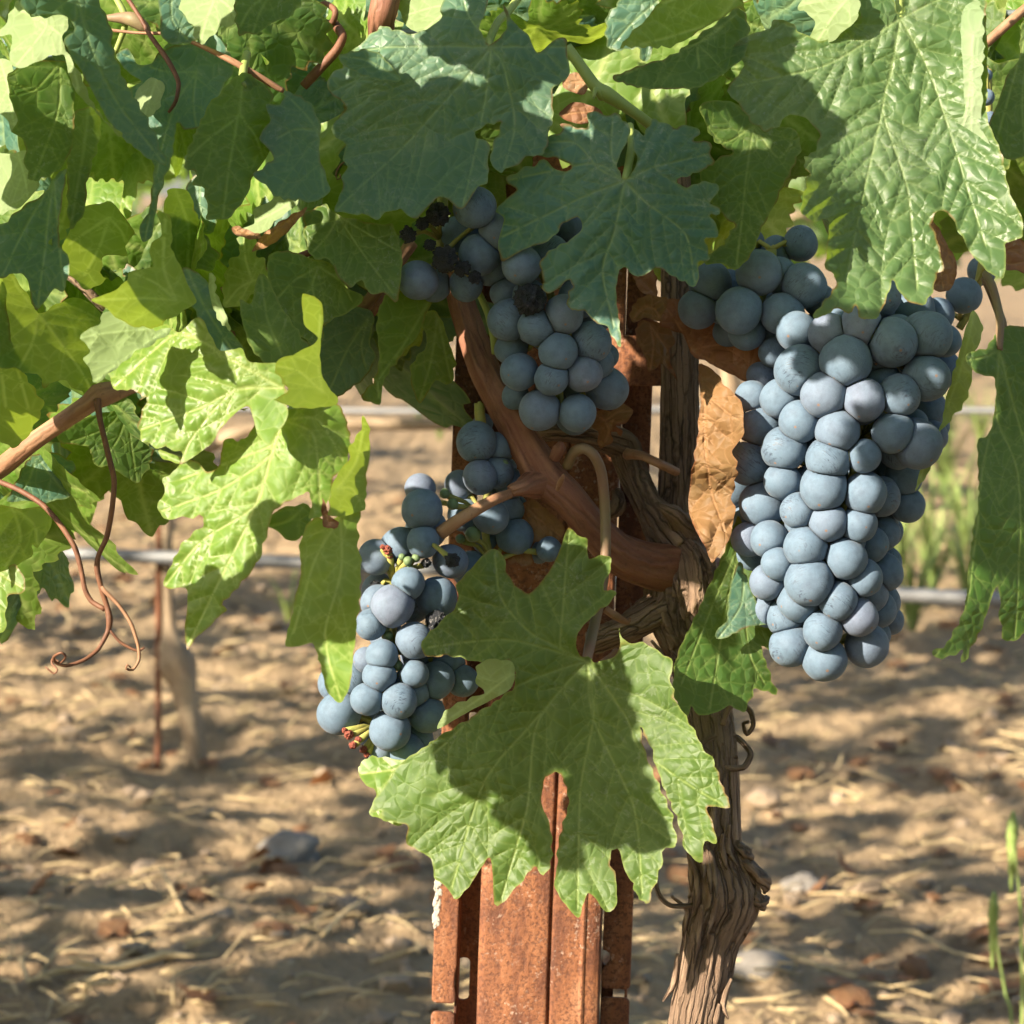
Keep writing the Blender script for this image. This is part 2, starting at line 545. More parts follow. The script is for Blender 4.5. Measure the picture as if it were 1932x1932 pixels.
def ground_h(xy):
    z = np.zeros(len(xy))
    p = np.concatenate([xy, np.zeros((len(xy), 1))], 1)
    z = 0.028 * fbm(p * 1.3, 3) + 0.014 * fbm(p * np.array([5.0, 8.0, 1]), 4, 0.6)
    z = z + 0.010 * np.abs(fbm(p * 21 + 5, 3, 0.6))
    dist = np.hypot(xy[:, 0], xy[:, 1] - 3)
    return z * np.clip(1.6 - dist / 14, 0.12, 1)


def build_ground():
    def axis(dense0, dense1, step, far):
        a = list(np.arange(dense0, dense1, step))
        g, s = a[-1], step
        while g < far:
            s *= 1.13; g += s; a.append(g)
        g, s, lo = a[0], step, []
        while g > -far:
            s *= 1.13; g -= s; lo.append(g)
        return np.array(lo[::-1] + a)
    xs, ys = axis(-0.95, 0.95, 0.0085, 600), axis(1.9, 6.0, 0.0105, 600)
    X, Y = np.meshgrid(xs, ys)
    xy = np.stack([X.ravel(), Y.ravel()], 1)
    z = ground_h(xy)
    v = np.concatenate([xy, z[:, None]], 1)
    nx, ny = len(xs), len(ys)
    i = (np.arange(ny - 1)[:, None] * nx + np.arange(nx - 1)[None, :]).ravel()
    f = np.stack([i, i + 1, i + nx + 1, i + nx], 1)
    me = bpy.data.meshes.new('ground')
    me.vertices.add(len(v)); me.vertices.foreach_set('co', v.astype(np.float32).ravel())
    me.loops.add(f.size); me.loops.foreach_set('vertex_index', f.ravel().astype(np.int32))
    me.polygons.add(len(f)); me.polygons.foreach_set('loop_start', np.arange(0, f.size, 4, dtype=np.int32))
    me.polygons.foreach_set('use_smooth', [True] * len(f))
    me.update(calc_edges=True); me.validate()
    me.materials.append(M['soil'])
    o = bpy.data.objects.new('ground', me)
    tag(o, 'dry crumbly tan vineyard soil between the rows', None, None, 'structure')
    return link(o)


build_ground()


def gz(x, y):
    return float(ground_h(np.array([[x, y]]))[0])


def rock(seed, sub=2, rough=0.35, squash=0.6):
    bm = bmesh.new()
    bmesh.ops.create_icosphere(bm, subdivisions=sub, radius=1)
    co = np.array([v.co[:] for v in bm.verts])
    n = fbm(co * 1.3 + seed * 3.1, 3)
    co = co * (1 + rough * n)[:, None]
    co[:, 2] *= squash
    f = [tuple(v.index for v in p.verts) for p in bm.faces]
    bm.free()
    return co, f


def scatter_clods():
    V, F, n = [], [], 0
    base = [rock(s, 1, 0.55, 0.7) for s in range(8)]
    for k in range(1700):
        y = 1.95 + 5.5 * random.random() ** 1.6
        x = (random.random() * 2 - 1) * (0.28 * y + 0.15)
        r = 0.003 + 0.014 * random.random() ** 3.5
        co, f = base[k % 8]
        a = random.random() * 6.28
        rot = np.array([[math.cos(a), -math.sin(a), 0], [math.sin(a), math.cos(a), 0], [0, 0, 1]])
        c = (co * np.array([1, 0.7 + 0.5 * random.random(), 1])) @ rot.T * r + np.array([x, y, gz(x, y) + r * 0.25])
        V.append(c); F += [tuple(i + n for i in t) for t in f]; n += len(c)
    o = mesh_obj('clods', np.concatenate(V).tolist(), F, M['clod'], smooth=False)
    tag(o, 'small clods and pebbles scattered over the soil', 'clods', None, 'stuff')


def scatter_straw():
    V, F = [], []
    for k in range(5200):
        y = 1.95 + 5.0 * random.random() ** 1.9
        x = (random.random() * 2 - 1) * (0.28 * y + 0.15)
        if k > 2600:   # thicker litter in patches
            if vnoise(np.array([[x * 2.2, y * 2.2, 3.3]]))[0] < 0.12: continue
        L = 0.015 + 0.06 * random.random() ** 2
        w = 0.0008 + 0.0012 * random.random()
        a = random.gauss(0, 0.8)
        up = random.gauss(0.08, 0.22)
        d = Vector((math.cos(a), math.sin(a), up)).normalized()
        s = d.cross(Vector((0, 0, 1))).normalized() * w
        t = s.cross(d).normalized() * w
        bend = Vector((random.gauss(0, 1), random.gauss(0, 1), abs(random.gauss(0, 0.6)))) * L * 0.12
        c = Vector((x, y, gz(x, y) + 0.005 + 0.3 * abs(up) * L))
        n = len(V)
        for q, off, e in ((c - d * L / 2, 0, 1), (c + bend, 1, 1), (c + d * L / 2, 0, 0.4)):
            V += [q + s * e, q + t * e, q - s * e, q - t * e]
        for j in range(2):
            for i in range(4):
                p0, p1 = n + j * 4 + i, n + j * 4 + (i + 1) % 4
                F.append((p0, p1, p1 + 4, p0 + 4))
    o = mesh_obj('straw', V, F, M['straw'])
    tag(o, 'dry straw and cut grass littering the soil', 'straw', None, 'stuff')


scatter_clods()
scatter_straw()

# single stones and sticks
for (px, py, r, lab, mat) in [
    (540, 1615, 0.036, 'large grey stone lying in shade left of the rusty post', 'stone'),
    (1440, 1500, 0.018, 'pale squarish clod right of the vine trunk', 'clod'),
    (1520, 1680, 0.022, 'grey-brown stone right of the trunk knot', 'stone'),
    (1430, 1885, 0.027, 'rounded pale stone at the foot of the picture right of the trunk', 'stone'),
    (1240, 1560, 0.02, 'small clod behind the big lower leaf', 'clod'),
    (660, 1750, 0.018, 'small pale stone left of the post flange', 'clod'),
]:
    g = ground_at(px, py)
    co, f = rock(int(px), 3, 0.35, 0.6)
    o = mesh_obj('stone', (co * r).tolist(), f, M[mat], None, Matrix.Translation((g.x, g.y, gz(g.x, g.y) + r * 0.3)))
    tag(o, lab, 'stone', 'loose stones on the soil')


def stick(px, r, lab, lift=0.006):
    pts = []
    for i, (x, y, dz) in enumerate(px):
        g = ground_at(x, y)
        pts.append(Vector((g.x, g.y, gz(g.x, g.y) + lift + dz)))
    o = tube('dry_stalk', pts, [r] * (len(pts) - 1) + [r * 0.5], M['straw'], None, segs=7, rough=0.25, nfreq=300, step=0.012)
    tag(o, lab, 'stalk', 'dry stalks on the soil')


stick([(75, 1907, 0), (150, 1898, .002), (230, 1900, 0), (310, 1890, .002), (372, 1892, 0)], 0.0034, 'thick bleached stalk lying flat near the lower left corner')
stick([(610, 1850, 0), (660, 1800, .004), (720, 1738, .01)], 0.0022, 'tan stalk leaning up to the right, left of the post')
stick([(345, 1768, 0), (318, 1735, 0.012), (305, 1712, 0.02)], 0.002, 'short forked stub of straw standing left in the litter')
stick([(1430, 1830, 0), (1500, 1850, .003), (1590, 1885, 0), (1660, 1893, 0), (1780, 1905, 0)], 0.0018, 'long thin curved straw right of the trunk')
stick([(1640, 1790, 0), (1720, 1800, .004), (1800, 1830, 0), (1900, 1850, 0)], 0.0016, 'thin straw lying near the lower right corner')
stick([(200, 1790, 0), (300, 1770, 0.003), (352, 1745, 0.006)], 0.0017, 'thin straw slanting up to the right over the shaded soil')


# ------------------------------------------------------------------ leaves
def leaf_mesh(poly, prim, h=1.8e-3, sec_gap=0.0085, quilt=0.8e-3, depth=None, detail=True, seed=0, teeth=0.00035):
    """poly, prim: outline and main veins in metres (u right, v up). Returns vertices (u, depth, v), faces and attributes."""
    out = catmull(poly, True, h * 0.62 if teeth else h * 0.8)
    n = len(out)
    tang = np.roll(out, -1, 0) - np.roll(out, 1, 0)
    tang /= np.linalg.norm(tang, axis=1)[:, None] + 1e-9
    nor = np.stack([tang[:, 1], -tang[:, 0]], 1)
    if teeth:
        wob = vnoise(np.concatenate([out * 420, np.full((n, 1), seed * 1.7)], 1))
        al = np.concatenate([[0], np.cumsum(np.linalg.norm(np.diff(out, axis=0), axis=1))])
        ph = al / 0.0062 + 0.8 * vnoise(np.stack([al * 90, np.full(n, seed * 2.1), np.zeros(n)], 1))
        saw = 1 - np.abs((ph % 1) - 0.42) / 0.58
        area = 0.5 * np.sum(out[:, 0] * np.roll(out[:, 1], -1) - np.roll(out[:, 0], -1) * out[:, 1])
        sg = 1 if area > 0 else -1
        amp = teeth * 3.2 * np.clip(0.6 + vnoise(np.stack([al * 40, np.full(n, seed * 5.1), np.ones(n)], 1)), 0, 1.2)
        out = out + nor * (wob * teeth + sg * (saw - 0.5) * amp)[:, None]
    pv, sv = [], []
    plines = [catmull(p, False, 1.1e-3) for p in prim]
    for q in plines:
        s = np.linspace(0, 1, len(q))
        pv.append(np.concatenate([q, (0.72e-3 * (1 - 0.72 * s))[:, None]], 1))
    kd_all = kdtree.KDTree(sum(len(q) for q in plines) or 1)
    own = []
    for i, q in enumerate(plines):
        for p in q:
            kd_all.insert((p[0], p[1], 0), len(own)); own.append(i)
    kd_all.balance()
    rs = random.Random(seed)
    for i, q in enumerate(plines):
        L = 1.1e-3 * len(q)
        s = 0.14 * L
        side = 1
        while s < 0.93 * L:
            k = min(len(q) - 2, int(s / 1.1e-3))
            t = q[k + 1] - q[k]
            a0 = math.atan2(t[1], t[0])
            for sd in ((1, -1) if detail else (side,)):
                a = a0 + sd * math.radians(rs.uniform(36, 60))
                p = q[k].copy()
                line = [p.copy()]
                for m in range(60):
                    a -= sd * 0.010
                    p = p + 1.0e-3 * np.array([math.cos(a), math.sin(a)])
                    hit = kd_all.find((p[0], p[1], 0))
                    if m > 3 and (own[hit[1]] != i or not inside(out, p)[0]): break
                    line.append(p.copy())
                if len(line) > 4:
                    ln = np.array(line)
                    f = np.linspace(0, 1, len(ln))
                    sv.append(np.concatenate([ln, (0.42e-3 * (1 - 0.5 * f))[:, None]], 1))
            side = -side
            s += sec_gap * rs.uniform(0.65, 1.45)
    vp = [] if h > 0.01 else [(*p[:2],) for q in pv + sv for p in q]
    extra = list(vp)
    if detail:
        for grp, offm in ((pv, 0.75e-3), (sv, 0.5e-3)):
            for q in grp:
                if len(q) < 3: continue
                t = np.gradient(q[:, :2], axis=0)
                t /= np.linalg.norm(t, axis=1)[:, None] + 1e-12
                nn = np.stack([-t[:, 1], t[:, 0]], 1)
                for sgn in (1, -1):
                    extra += [tuple(x) for x in (q[:, :2] + sgn * offm * nn)[::1 if grp is pv else 2]]
    kb = kdtree.KDTree(n)
    for i, p in enumerate(out): kb.insert((p[0], p[1], 0), i)
    kb.balance()
    ex = np.array(extra) if extra else np.zeros((0, 2))
    if len(ex):
        ex = ex[inside(out, ex)]
    # interior grid
    lo, hi = out.min(0), out.max(0)
    gx, gy = np.arange(lo[0], hi[0], h), np.arange(lo[1], hi[1], h * 0.87)
    G = np.stack(np.meshgrid(gx, gy), -1)
    G[1::2, :, 0] += h / 2
    G = G.reshape(-1, 2) + RNG.normal(0, h * 0.1, (G.shape[0] * G.shape[1], 2))
    G = G[inside(out, G)]
    ke = kdtree.KDTree(max(1, len(ex)))
    for i, p in enumerate(ex): ke.insert((p[0], p[1], 0), i)
    ke.balance()
    keep = []
    for p in ex:
        if kb.find((p[0], p[1], 0))[2] > 0.45 * h: keep.append(p)
    for p in G:
        if kb.find((p[0], p[1], 0))[2] < 0.5 * h: continue
        if len(ex) and ke.find((p[0], p[1], 0))[2] < 0.5 * h: continue
        keep.append(p)
    pts = [Vector((p[0], p[1])) for p in out] + [Vector((p[0], p[1])) for p in keep]
    edges = [(i, (i + 1) % n) for i in range(n)]
    vs, _, fs, *_r = delaunay_2d_cdt(pts, edges, [], 1, 1e-6)
    W = np.array([v[:] for v in vs])
    # attributes
    kp = kdtree.KDTree(max(1, sum(len(q) for q in pv)))
    wp = []
    for q in pv:
        for p in q: kp.insert((p[0], p[1], 0), len(wp)); wp.append(p[2])
    kp.balance()
    ks = kdtree.KDTree(max(1, sum(len(q) for q in sv)))
    ws = []
    for q in sv:
        for p in q: ks.insert((p[0], p[1], 0), len(ws)); ws.append(p[2])
    ks.balance()
    vein, dmin, edge = np.zeros(len(W)), np.zeros(len(W)), np.zeros(len(W))
    for i, p in enumerate(W):
        p3 = (p[0], p[1], 0)
        a = b = 0.0
        dp = ds = 0.02
        if wp:
            _, j, dp = kp.find(p3); a = math.exp(-(dp / wp[j]) ** 2)
        if ws:
            _, j, ds = ks.find(p3); b = 0.45 * math.exp(-(ds / ws[j]) ** 2)
        vein[i] = max(a, b)
        dmin[i] = min(dp, ds * 1.15)
        edge[i] = min(1, kb.find(p3)[2] / 0.003)
    q = 1 - np.exp(-(dmin / 2.6e-3) ** 1.4)
    cr = fbm(np.concatenate([W * 260, np.full((len(W), 1), seed * 2.3)], 1), 2)
    d = depth(W) - quilt * q * (1 + 0.35 * cr)
    W3 = np.concatenate([W, np.full((len(W), 1), seed * 1.9)], 1)
    sm = lambda x, lo, hi: np.clip((x - lo) / (hi - lo), 0, 1)
    tone = sm(fbm(W3 * 45, 3), -0.7, 0.7)
    haze = sm(fbm(W3 * 38 + 9, 4, 0.65), -0.15, 0.9)
    blem = sm(fbm(W3 * 95 + 31, 2), -1.3, 1.3)
    wx = np.stack([vnoise(W3 * 120 + 3), vnoise(W3 * 120 + 71)], 1) * 0.0022
    verts = np.stack([W[:, 0], d, W[:, 1]], 1)
    faces = []
    for f in fs:
        a, b, c = (W[i] for i in f)
        if (b[0] - a[0]) * (c[1] - a[1]) - (b[1] - a[1]) * (c[0] - a[0]) < 0: f = list(f)[::-1]
        faces.append(tuple(f))
    return verts, faces, {'vein': vein, 'edge': edge, 'leafpos': np.concatenate([W + wx, np.zeros((len(W), 1))], 1), 'tone': tone, 'haze': haze, 'blem': blem}


CAMROT = Matrix.Rotation(-PITCH, 4, 'X')
leaf_seed = [0]


def hero(parent, reg, poly, c, tips, d, tilt=(0, 0.2), curv=(0, 0), hinges=(), quilt=0.9e-3, wave=0.0045, wfreq=28, mat='leaf',
         under=False, name='leaf', label=None, petiole=None, pet_mat='petiole_green', sec_gap=0.0085, h=1.8e-3, pet_r=0.0016, teeth=0.00035):
    """A leaf from its outline, the point where its stalk joins, and its vein tips; d is the distance, tilt and curv shape it in depth."""
    leaf_seed[0] += 1
    seed = leaf_seed[0]
    k = K * d
    pl = np.array(R(reg, poly)); cc = np.array(R(reg, [c])[0])
    to = lambda a: (np.asarray(a) - cc) * np.array([k, -k])
    u = to(pl)
    prim = []
    for t in tips:
        t = t if isinstance(t[0], (tuple, list)) else [t]
        line = np.concatenate([[[0, 0]], to(np.array(R(reg, t)))])
        if len(line) == 2:
            m = line.mean(0) + 0.04 * np.array([-(line[1] - line[0])[1], (line[1] - line[0])[0]]) * (1 if seed % 2 else -1)
            line = np.array([line[0], m, line[1]])
        prim.append(line)
    size = float(np.ptp(u, axis=0).max())
    hg = [(to(np.array(R(reg, [(a, b)])[0])), to(np.array(R(reg, [(e, f)])[0])), s) for (a, b, e, f, s) in hinges]

    def depth(W):
        f = tilt[0] * W[:, 0] + tilt[1] * W[:, 1]
        f = f + curv[0] * W[:, 0] ** 2 / size + curv[1] * W[:, 1] ** 2 / size
        f = f + wave * fbm(np.concatenate([W * wfreq, np.full((len(W), 1), seed * 3.7)], 1), 2)
        for a, b, s in hg:
            t = (b - a) / np.linalg.norm(b - a)
            ds = (W[:, 0] - a[0]) * -t[1] + (W[:, 1] - a[1]) * t[0]
            w = 0.0035
            al = (W[:, 0] - a[0]) * t[0] + (W[:, 1] - a[1]) * t[1]
            sg = lambda x: 1 / (1 + np.exp(-np.clip(x / 0.004, -30, 30)))
            f = f + s * w * np.log1p(np.exp(np.clip(ds / w, -30, 30))) * sg(al + 0.004) * sg(np.linalg.norm(b - a) + 0.004 - al)
        return f
    z0 = depth0 = float(depth(np.zeros((1, 2)))[0])
    raw = depth
    depth = lambda W: raw(W) - z0
    v, f, at = leaf_mesh(u, prim, h=h, sec_gap=sec_gap, quilt=-quilt if under else quilt, depth=depth, seed=seed, teeth=teeth)
    if under: f = [t[::-1] for t in f]
    mw = Matrix.Translation(P(cc[0], cc[1], d)) @ CAMROT
    o = mesh_obj(name, v, f, M[mat], parent, mw, attrs=at)
    if label: o['label'] = label
    if petiole:
        pts = [P(cc[0], cc[1], d + 0.0008)] + [P(*R(reg, [(x, y)])[0], d + dd) for x, y, dd in petiole]
        tube('petiole', pts, [pet_r * 0.9] + [pet_r] * (len(pts) - 1), M[pet_mat], o, segs=9, step=0.002)
    return o


# generic vine leaf outlines, used for the leaves behind and beyond the frame
def template(seed, size=0.1, h=3e-3, droop=0.5, cup=0.25, lob=1.0, fold=0.0, detail=True):
    rs = random.Random(seed)
    ang = [0, 27, 50, 78, 108, 135, 158, 172]
    rad = [1.0, .60 - .12 * lob, .86, .56 - .1 * lob, .66, .52, .50, .12]
    A, B = [], []
    for s in (1, -1):
        for a, r in zip(ang, rad):
            if s < 0 and a == 0: continue
            A.append(s * (a + rs.uniform(-4, 4))); B.append(r * rs.uniform(0.92, 1.08))
    order = np.argsort(A)
    A, B = np.array(A)[order], np.array(B)[order]
    NP = 125 if detail else 49
    th = np.linspace(-172, 172, NP)
    w = np.interp(th, A, B)
    w = np.convolve(np.pad(w, 2, 'edge'), [.12, .22, .32, .22, .12], 'valid')
    tooth = np.abs(((np.arange(NP) * (0.25 if detail else 0.5) + rs.random()) % 1) - 0.5) * 2
    w = w * (1 + 0.13 * (tooth - 0.4))
    t = np.radians(th)
    poly = np.stack([np.sin(t) * w, -np.cos(t) * w], 1) * size * 0.6
    prim = []
    for a0, r0 in ((0, 1.0), (50, .86), (-50, .86), (108, .66), (-108, .66)):
        a = math.radians(a0)
        prim.append(np.array([[0, 0], [math.sin(a) * r0 * .5, -math.cos(a) * r0 * .5], [math.sin(a) * r0, -math.cos(a) * r0]]) * size * 0.57)

    def depth(W):
        rr = np.hypot(W[:, 0], W[:, 1])
        f = droop * rr ** 2 / size + cup * W[:, 0] ** 2 / size + fold * np.abs(W[:, 0])
        return f + 0.035 * size * fbm(np.concatenate([W / size * 3, np.full((len(W), 1), seed * 1.3)], 1), 2)
    return leaf_mesh(poly, prim, h=h, sec_gap=0.011, quilt=0.9e-3 if detail else 0, depth=depth, detail=False, seed=seed, teeth=0)


TPL = []
for i, (dr, cu, fo) in enumerate([(.5, .3, 0), (.9, -.3, .1), (-.4, .8, 0), (.7, .5, -.3), (.3, -.6, .2), (1.2, .2, 0)]):
    v, f, at = template(31 + i, 0.1, 2.6e-3, dr, cu, 1.0 - 0.25 * (i % 3), fo)
    me_o = []
    for mk in ('leaf', 'leaf_young', 'leaf_teal'):
        me = bpy.data.meshes.new('leaf')
        me.from_pydata([tuple(x) for x in v], [], f)
        for k, a in at.items():
            a = np.asarray(a, dtype=np.float32)
            if a.ndim == 1: me.attributes.new(k, 'FLOAT', 'POINT').data.foreach_set('value', a)
            else: me.attributes.new(k, 'FLOAT_VECTOR', 'POINT').data.foreach_set('vector', a.ravel())
        me.polygons.foreach_set('use_smooth', [True] * len(me.polygons))
        me.materials.append(M[mk])
        me_o.append(me)
    TPL.append(me_o)
LOW = [template(61 + i, 0.1, 1.6e-2, dr, cu, 1.0, 0, False) for i, (dr, cu) in enumerate([(.5, .3), (.9, -.3), (-.4, .8)])]


def leaf_pose(px, py, d, size, roll=0, yaw=0, nod=0):
    """roll in the picture plane, yaw to the side, nod up; degrees."""
    rot = Matrix.Rotation(math.radians(yaw), 4, 'Z') @ Matrix.Rotation(math.radians(nod), 4, 'X') @ Matrix.Rotation(math.radians(roll), 4, 'Y')
    return Matrix.Translation(P(px, py, d)) @ CAMROT @ rot @ Matrix.Scale(size / 0.1, 4)


def filler(parent, px, py, d, size, roll=0, yaw=0, nod=0, k=0, mat=0):
    o = bpy.data.objects.new('leaf', TPL[k % 6][mat])
    return link(o, parent, leaf_pose(px, py, d, size, roll, yaw, nod))


def leaf_mass(name, mats, parent=None, mat='leaf'):
    V, F, A, n = [], [], {k: [] for k in LOW[0][2]}, 0
    for i, mw in enumerate(mats):
        v, f, at = LOW[i % 3]
        m = np.array(mw)
        V.append(v @ m[:3, :3].T + m[:3, 3])
        F += [tuple(j + n for j in t) for t in f]
        for k in A: A[k].append(at[k])
        n += len(v)
    return mesh_obj(name, np.concatenate(V).tolist(), F, M[mat], parent, attrs={k: np.concatenate(a) for k, a in A.items()})


def rand_leaf_matrix(loc, size, rs):
    rot = Matrix.Rotation(rs.uniform(0, 6.28), 4, 'Z') @ Matrix.Rotation(rs.gauss(-0.6, 0.5), 4, 'X') @ Matrix.Rotation(rs.gauss(0, 0.6), 4, 'Y')
    return Matrix.Translation(loc) @ rot @ Matrix.Scale(size / 0.1, 4)


rl = random.Random(17)
mats = []
for k in range(420):
    y = 1.95 + 4.5 * rl.random() ** 1.5
    x = rl.uniform(-1, 1) * (0.28 * y + 0.15)
    rot = Matrix.Rotation(rl.uniform(0, 6.28), 4, 'Z') @ Matrix.Rotation(-math.pi / 2 + rl.gauss(0, 0.45), 4, 'X')
    mats.append(Matrix.Translation((x, y, gz(x, y) + 0.012)) @ rot @ Matrix.Scale(rl.uniform(0.018, 0.055) / 0.1, 4))
o = leaf_mass('leaf_litter', mats, None, 'leaf_dry')
tag(o, 'small brown leaf scraps littering the soil', 'leaf litter', None, 'stuff')


# ------------------------------------------------------------------ the rows behind
def row_y(d0, x):
    return d0 + ROW_SLOPE * x


def far_vine(x, y, px_base, label, n_leaf, rs, width=0.75, trunk=None, hi=1.35):
    base = Vector((x, y, gz(x, y)))
    e = empty('grapevine', base)
    tag(e, label, 'grapevine', 'vines of the rows behind')
    tp = trunk or [base + Vector((0, 0, -0.02)), base + Vector((0.01, 0, 0.2)), base + Vector((-0.015, 0, 0.4)), base + Vector((0.01, 0, 0.62))]
    rad = [0.019, 0.016, 0.017, 0.015] if not trunk else [0.016, 0.0145, 0.015, 0.019, 0.024, 0.012, 0.0105, 0.011]
    tube('trunk', tp, rad[:len(tp)], M['bark_far'], e, segs=16, rough=0.22, nfreq=90, step=0.008)
    for s in (-1, 1):
        tube('cordon', [tp[-1], tp[-1] + Vector((s * 0.12, -s * 0.03, 0.06)), tp[-1] + Vector((s * width / 2, s * width / 2 * ROW_SLOPE, 0.07))], [0.011, 0.010, 0.007], M['bark_far'], e, segs=10, rough=0.2, nfreq=90, step=0.01)
    mats = []
    for k in range(n_leaf):
        t = rs.uniform(-1, 1)
        lx = x + t * width * 0.62
        z = 0.60 + (hi - 0.60) * rs.random() ** 1.15
        ly = y + ROW_SLOPE * (lx - x) + rs.gauss(0, 0.11)
        mats.append(rand_leaf_matrix(Vector((lx, ly, z)), rs.uniform(0.07, 0.13), rs))
    leaf_mass('crown', mats, e)
    return e


rs = random.Random(4)
D1, D2, D3 = 3.14, 5.25, 7.4
gb = ground_at(368, 1442)
trunk_px = [(372, 1460, 0), (366, 1400, 0), (352, 1330, 0), (345, 1285, 0), (332, 1245, 0), (318, 1190, 0), (312, 1060, 0), (312, 890, 0)]
dd = gb.y / FWD.y * 1.0
td = (gb - C0).dot(FWD)
tp = [P(x, y, td * (1 - 0.00 * i)) for i, (x, y, _) in enumerate(trunk_px)]
far_vine(gb.x, gb.y, None, 'thin pale crooked trunk beside a rod at left, behind the curled tendrils', 260, rs, trunk=tp)
names = [(1.35, D1, 'leafy vine of the next row, right of the big bunch'), (-1.75, D1, 'leafy vine of the next row, beyond the left edge leaves')]
for x, D, lab in names:
    far_vine(x, row_y(D, x), None, lab, 260, rs)
for i, x in enumerate((-2.3, -0.95, 0.45, 1.9)):
    far_vine(x, row_y(D2, x), None, ['farther vine two rows back at the far left', 'farther vine two rows back, seen left of the centre bunch', 'farther vine two rows back, seen behind the big bunch', 'farther vine two rows back at the far right'][i], 240, rs)
mats = [rand_leaf_matrix(Vector((x, row_y(D3 + 2.1 * r, x) + rs.gauss(0, 0.15), 0.55 + 0.95 * rs.random())), rs.uniform(0.09, 0.15), rs)
        for r in range(4) for x in [rs.uniform(-4.5 - r, 4.5 + r) for _ in range(520)]]
o = leaf_mass('vine_rows', mats)
tag(o, 'green rows of vines far behind, seen as one mass', 'vines', None, 'stuff')
# rods at the vines
g = ground_at(298, 1445)
rd = (g - C0).dot(FWD)
o = tube('training_rod', [P(298, 1475, rd), P(299, 1200, rd), P(301, 900, rd), P(303, 560, rd)], [0.0042] * 4, M['rust'], None, segs=10, step=0.02)
tag(o, 'thin rusty rod standing beside the pale trunk at left', 'rod')


def hose(pts, r, lab, clip):
    o = tube('drip_hose', pts, [r] * len(pts), M['hose'], None, segs=14, step=0.03)
    tag(o, lab, 'hose', 'drip hoses of the rows behind')


hose([P(-700, 1020, 3.75), P(60, 1043, 3.35), P(570, 1062, 3.24), P(1000, 1083, 3.12), P(1700, 1122, 2.98), P(1932, 1135, 2.93), P(2600, 1180, 2.8)], 0.0088, 'grey drip hose strung across the next row, behind the big leaf at left', 0)
hose([P(-500, 757, 5.9), P(300, 768, 5.6), P(760, 776, 5.42), P(1300, 772, 5.25), P(1932, 775, 5.0), P(2600, 780, 4.8)], 0.0065, 'dark drip hose two rows back, left of the rusty post', 0)


def weed(px, py, n, hgt, lab, rs):
    g = ground_at(px, py)
    V, F = [], []
    base = Vector((g.x, g.y, gz(g.x, g.y)))
    e = empty('weed', base)
    tag(e, lab, 'weed', 'green weeds under the next row')
    for k in range(n):
        a = rs.uniform(0, 6.28); L = hgt * rs.uniform(0.5, 1.1); w = rs.uniform(0.002, 0.0065)
        out = Vector((math.cos(a), math.sin(a), 0))
        side = Vector((-out.y, out.x, 0)) * w
        sp = rs.uniform(0.15, 0.8)
        n0 = len(V)
        for j in range(5):
            t = j / 4
            c = base + out * (L * sp * t * t + 0.02 * t) + Vector((0, 0, L * (t - 0.25 * sp * t * t)))
            ww = (1 - t) * 0.9 + 0.1
            V += [c - side * ww, c + Vector((0, 0, 0)) + out * w * 0.4 * ww, c + side * ww]
        for j in range(4):
            for i in range(2):
                p = n0 + j * 3 + i
                F.append((p, p + 1, p + 4, p + 3))
    mesh_obj('foliage', V, F, M['weed'], e)


for i, (px, py, n, hh, lab) in enumerate([
    (1720, 1180, 60, 0.30, 'bushy green weed behind the big bunch'), (1830, 1200, 50, 0.32, 'green weed left of the hanging right leaf'),
    (1610, 1150, 40, 0.22, 'low weed tuft behind the big bunch, nearest the trunk'), (1905, 1170, 46, 0.34, 'green weed behind the hanging right leaf'),
    (545, 1140, 26, 0.12, 'small weed tuft left of the curled leaf, under the hose'), (790, 800, 30, 0.2, 'weed far back left of the post'),
    (830, 830, 30, 0.22, 'pale weed far back against the post edge'), (1750, 880, 50, 0.3, 'weed far back right of the big bunch'),
    (1600, 860, 40, 0.3, 'weed far back behind the bunch shoulder'), (1850, 860, 40, 0.3, 'weed far back near the right edge'),
    (1760, 1120, 70, 0.36, 'tallest green weed right of the big bunch, above the hose'), (1690, 1100, 50, 0.28, 'leafy weed against the lower right side of the big bunch'),
    (1820, 1060, 60, 0.34, 'leafy weed between the big bunch and the hanging right leaf'), (1780, 960, 60, 0.34, 'blurred weed beside the upper right side of the big bunch'),
]):
    weed(px, py, int(n * 0.65), hh * 0.85, lab, rs)
# two flower stalks at the right edge
for (pts, lab) in [([(1928, 1990, 1.9), (1926, 1720, 1.9), (1918, 1640, 1.9), (1911, 1560, 1.9)], 'green budding weed stalk at the right edge'),
                   ([(1912, 1990, 2.0), (1898, 1880, 2.0), (1882, 1790, 2.0), (1875, 1710, 2.0)], 'shorter green weed stalk beside it near the lower right corner')]:
    w3 = [P(*p) for p in pts]
    e = empty('weed_stalk', w3[0] - Vector((0, 0, 0.3)))
    tag(e, lab, 'weed')
    tube('stem', [w3[0] - Vector((0, 0, 0.34))] + w3, [0.0013, 0.0013, 0.0012, 0.0011, 0.0008], M['weed'], e, segs=7, step=0.02)
    tube('bud', [w3[-1] - Vector((0, 0, 0.05)), w3[-1] - Vector((0, 0, 0.02)), w3[-1], w3[-1] + Vector((0, 0, 0.012))], [0.001, 0.0035, 0.004, 0.001], M['weed'], e, segs=8, rough=0.25, nfreq=500, stretch=1, step=0.003)


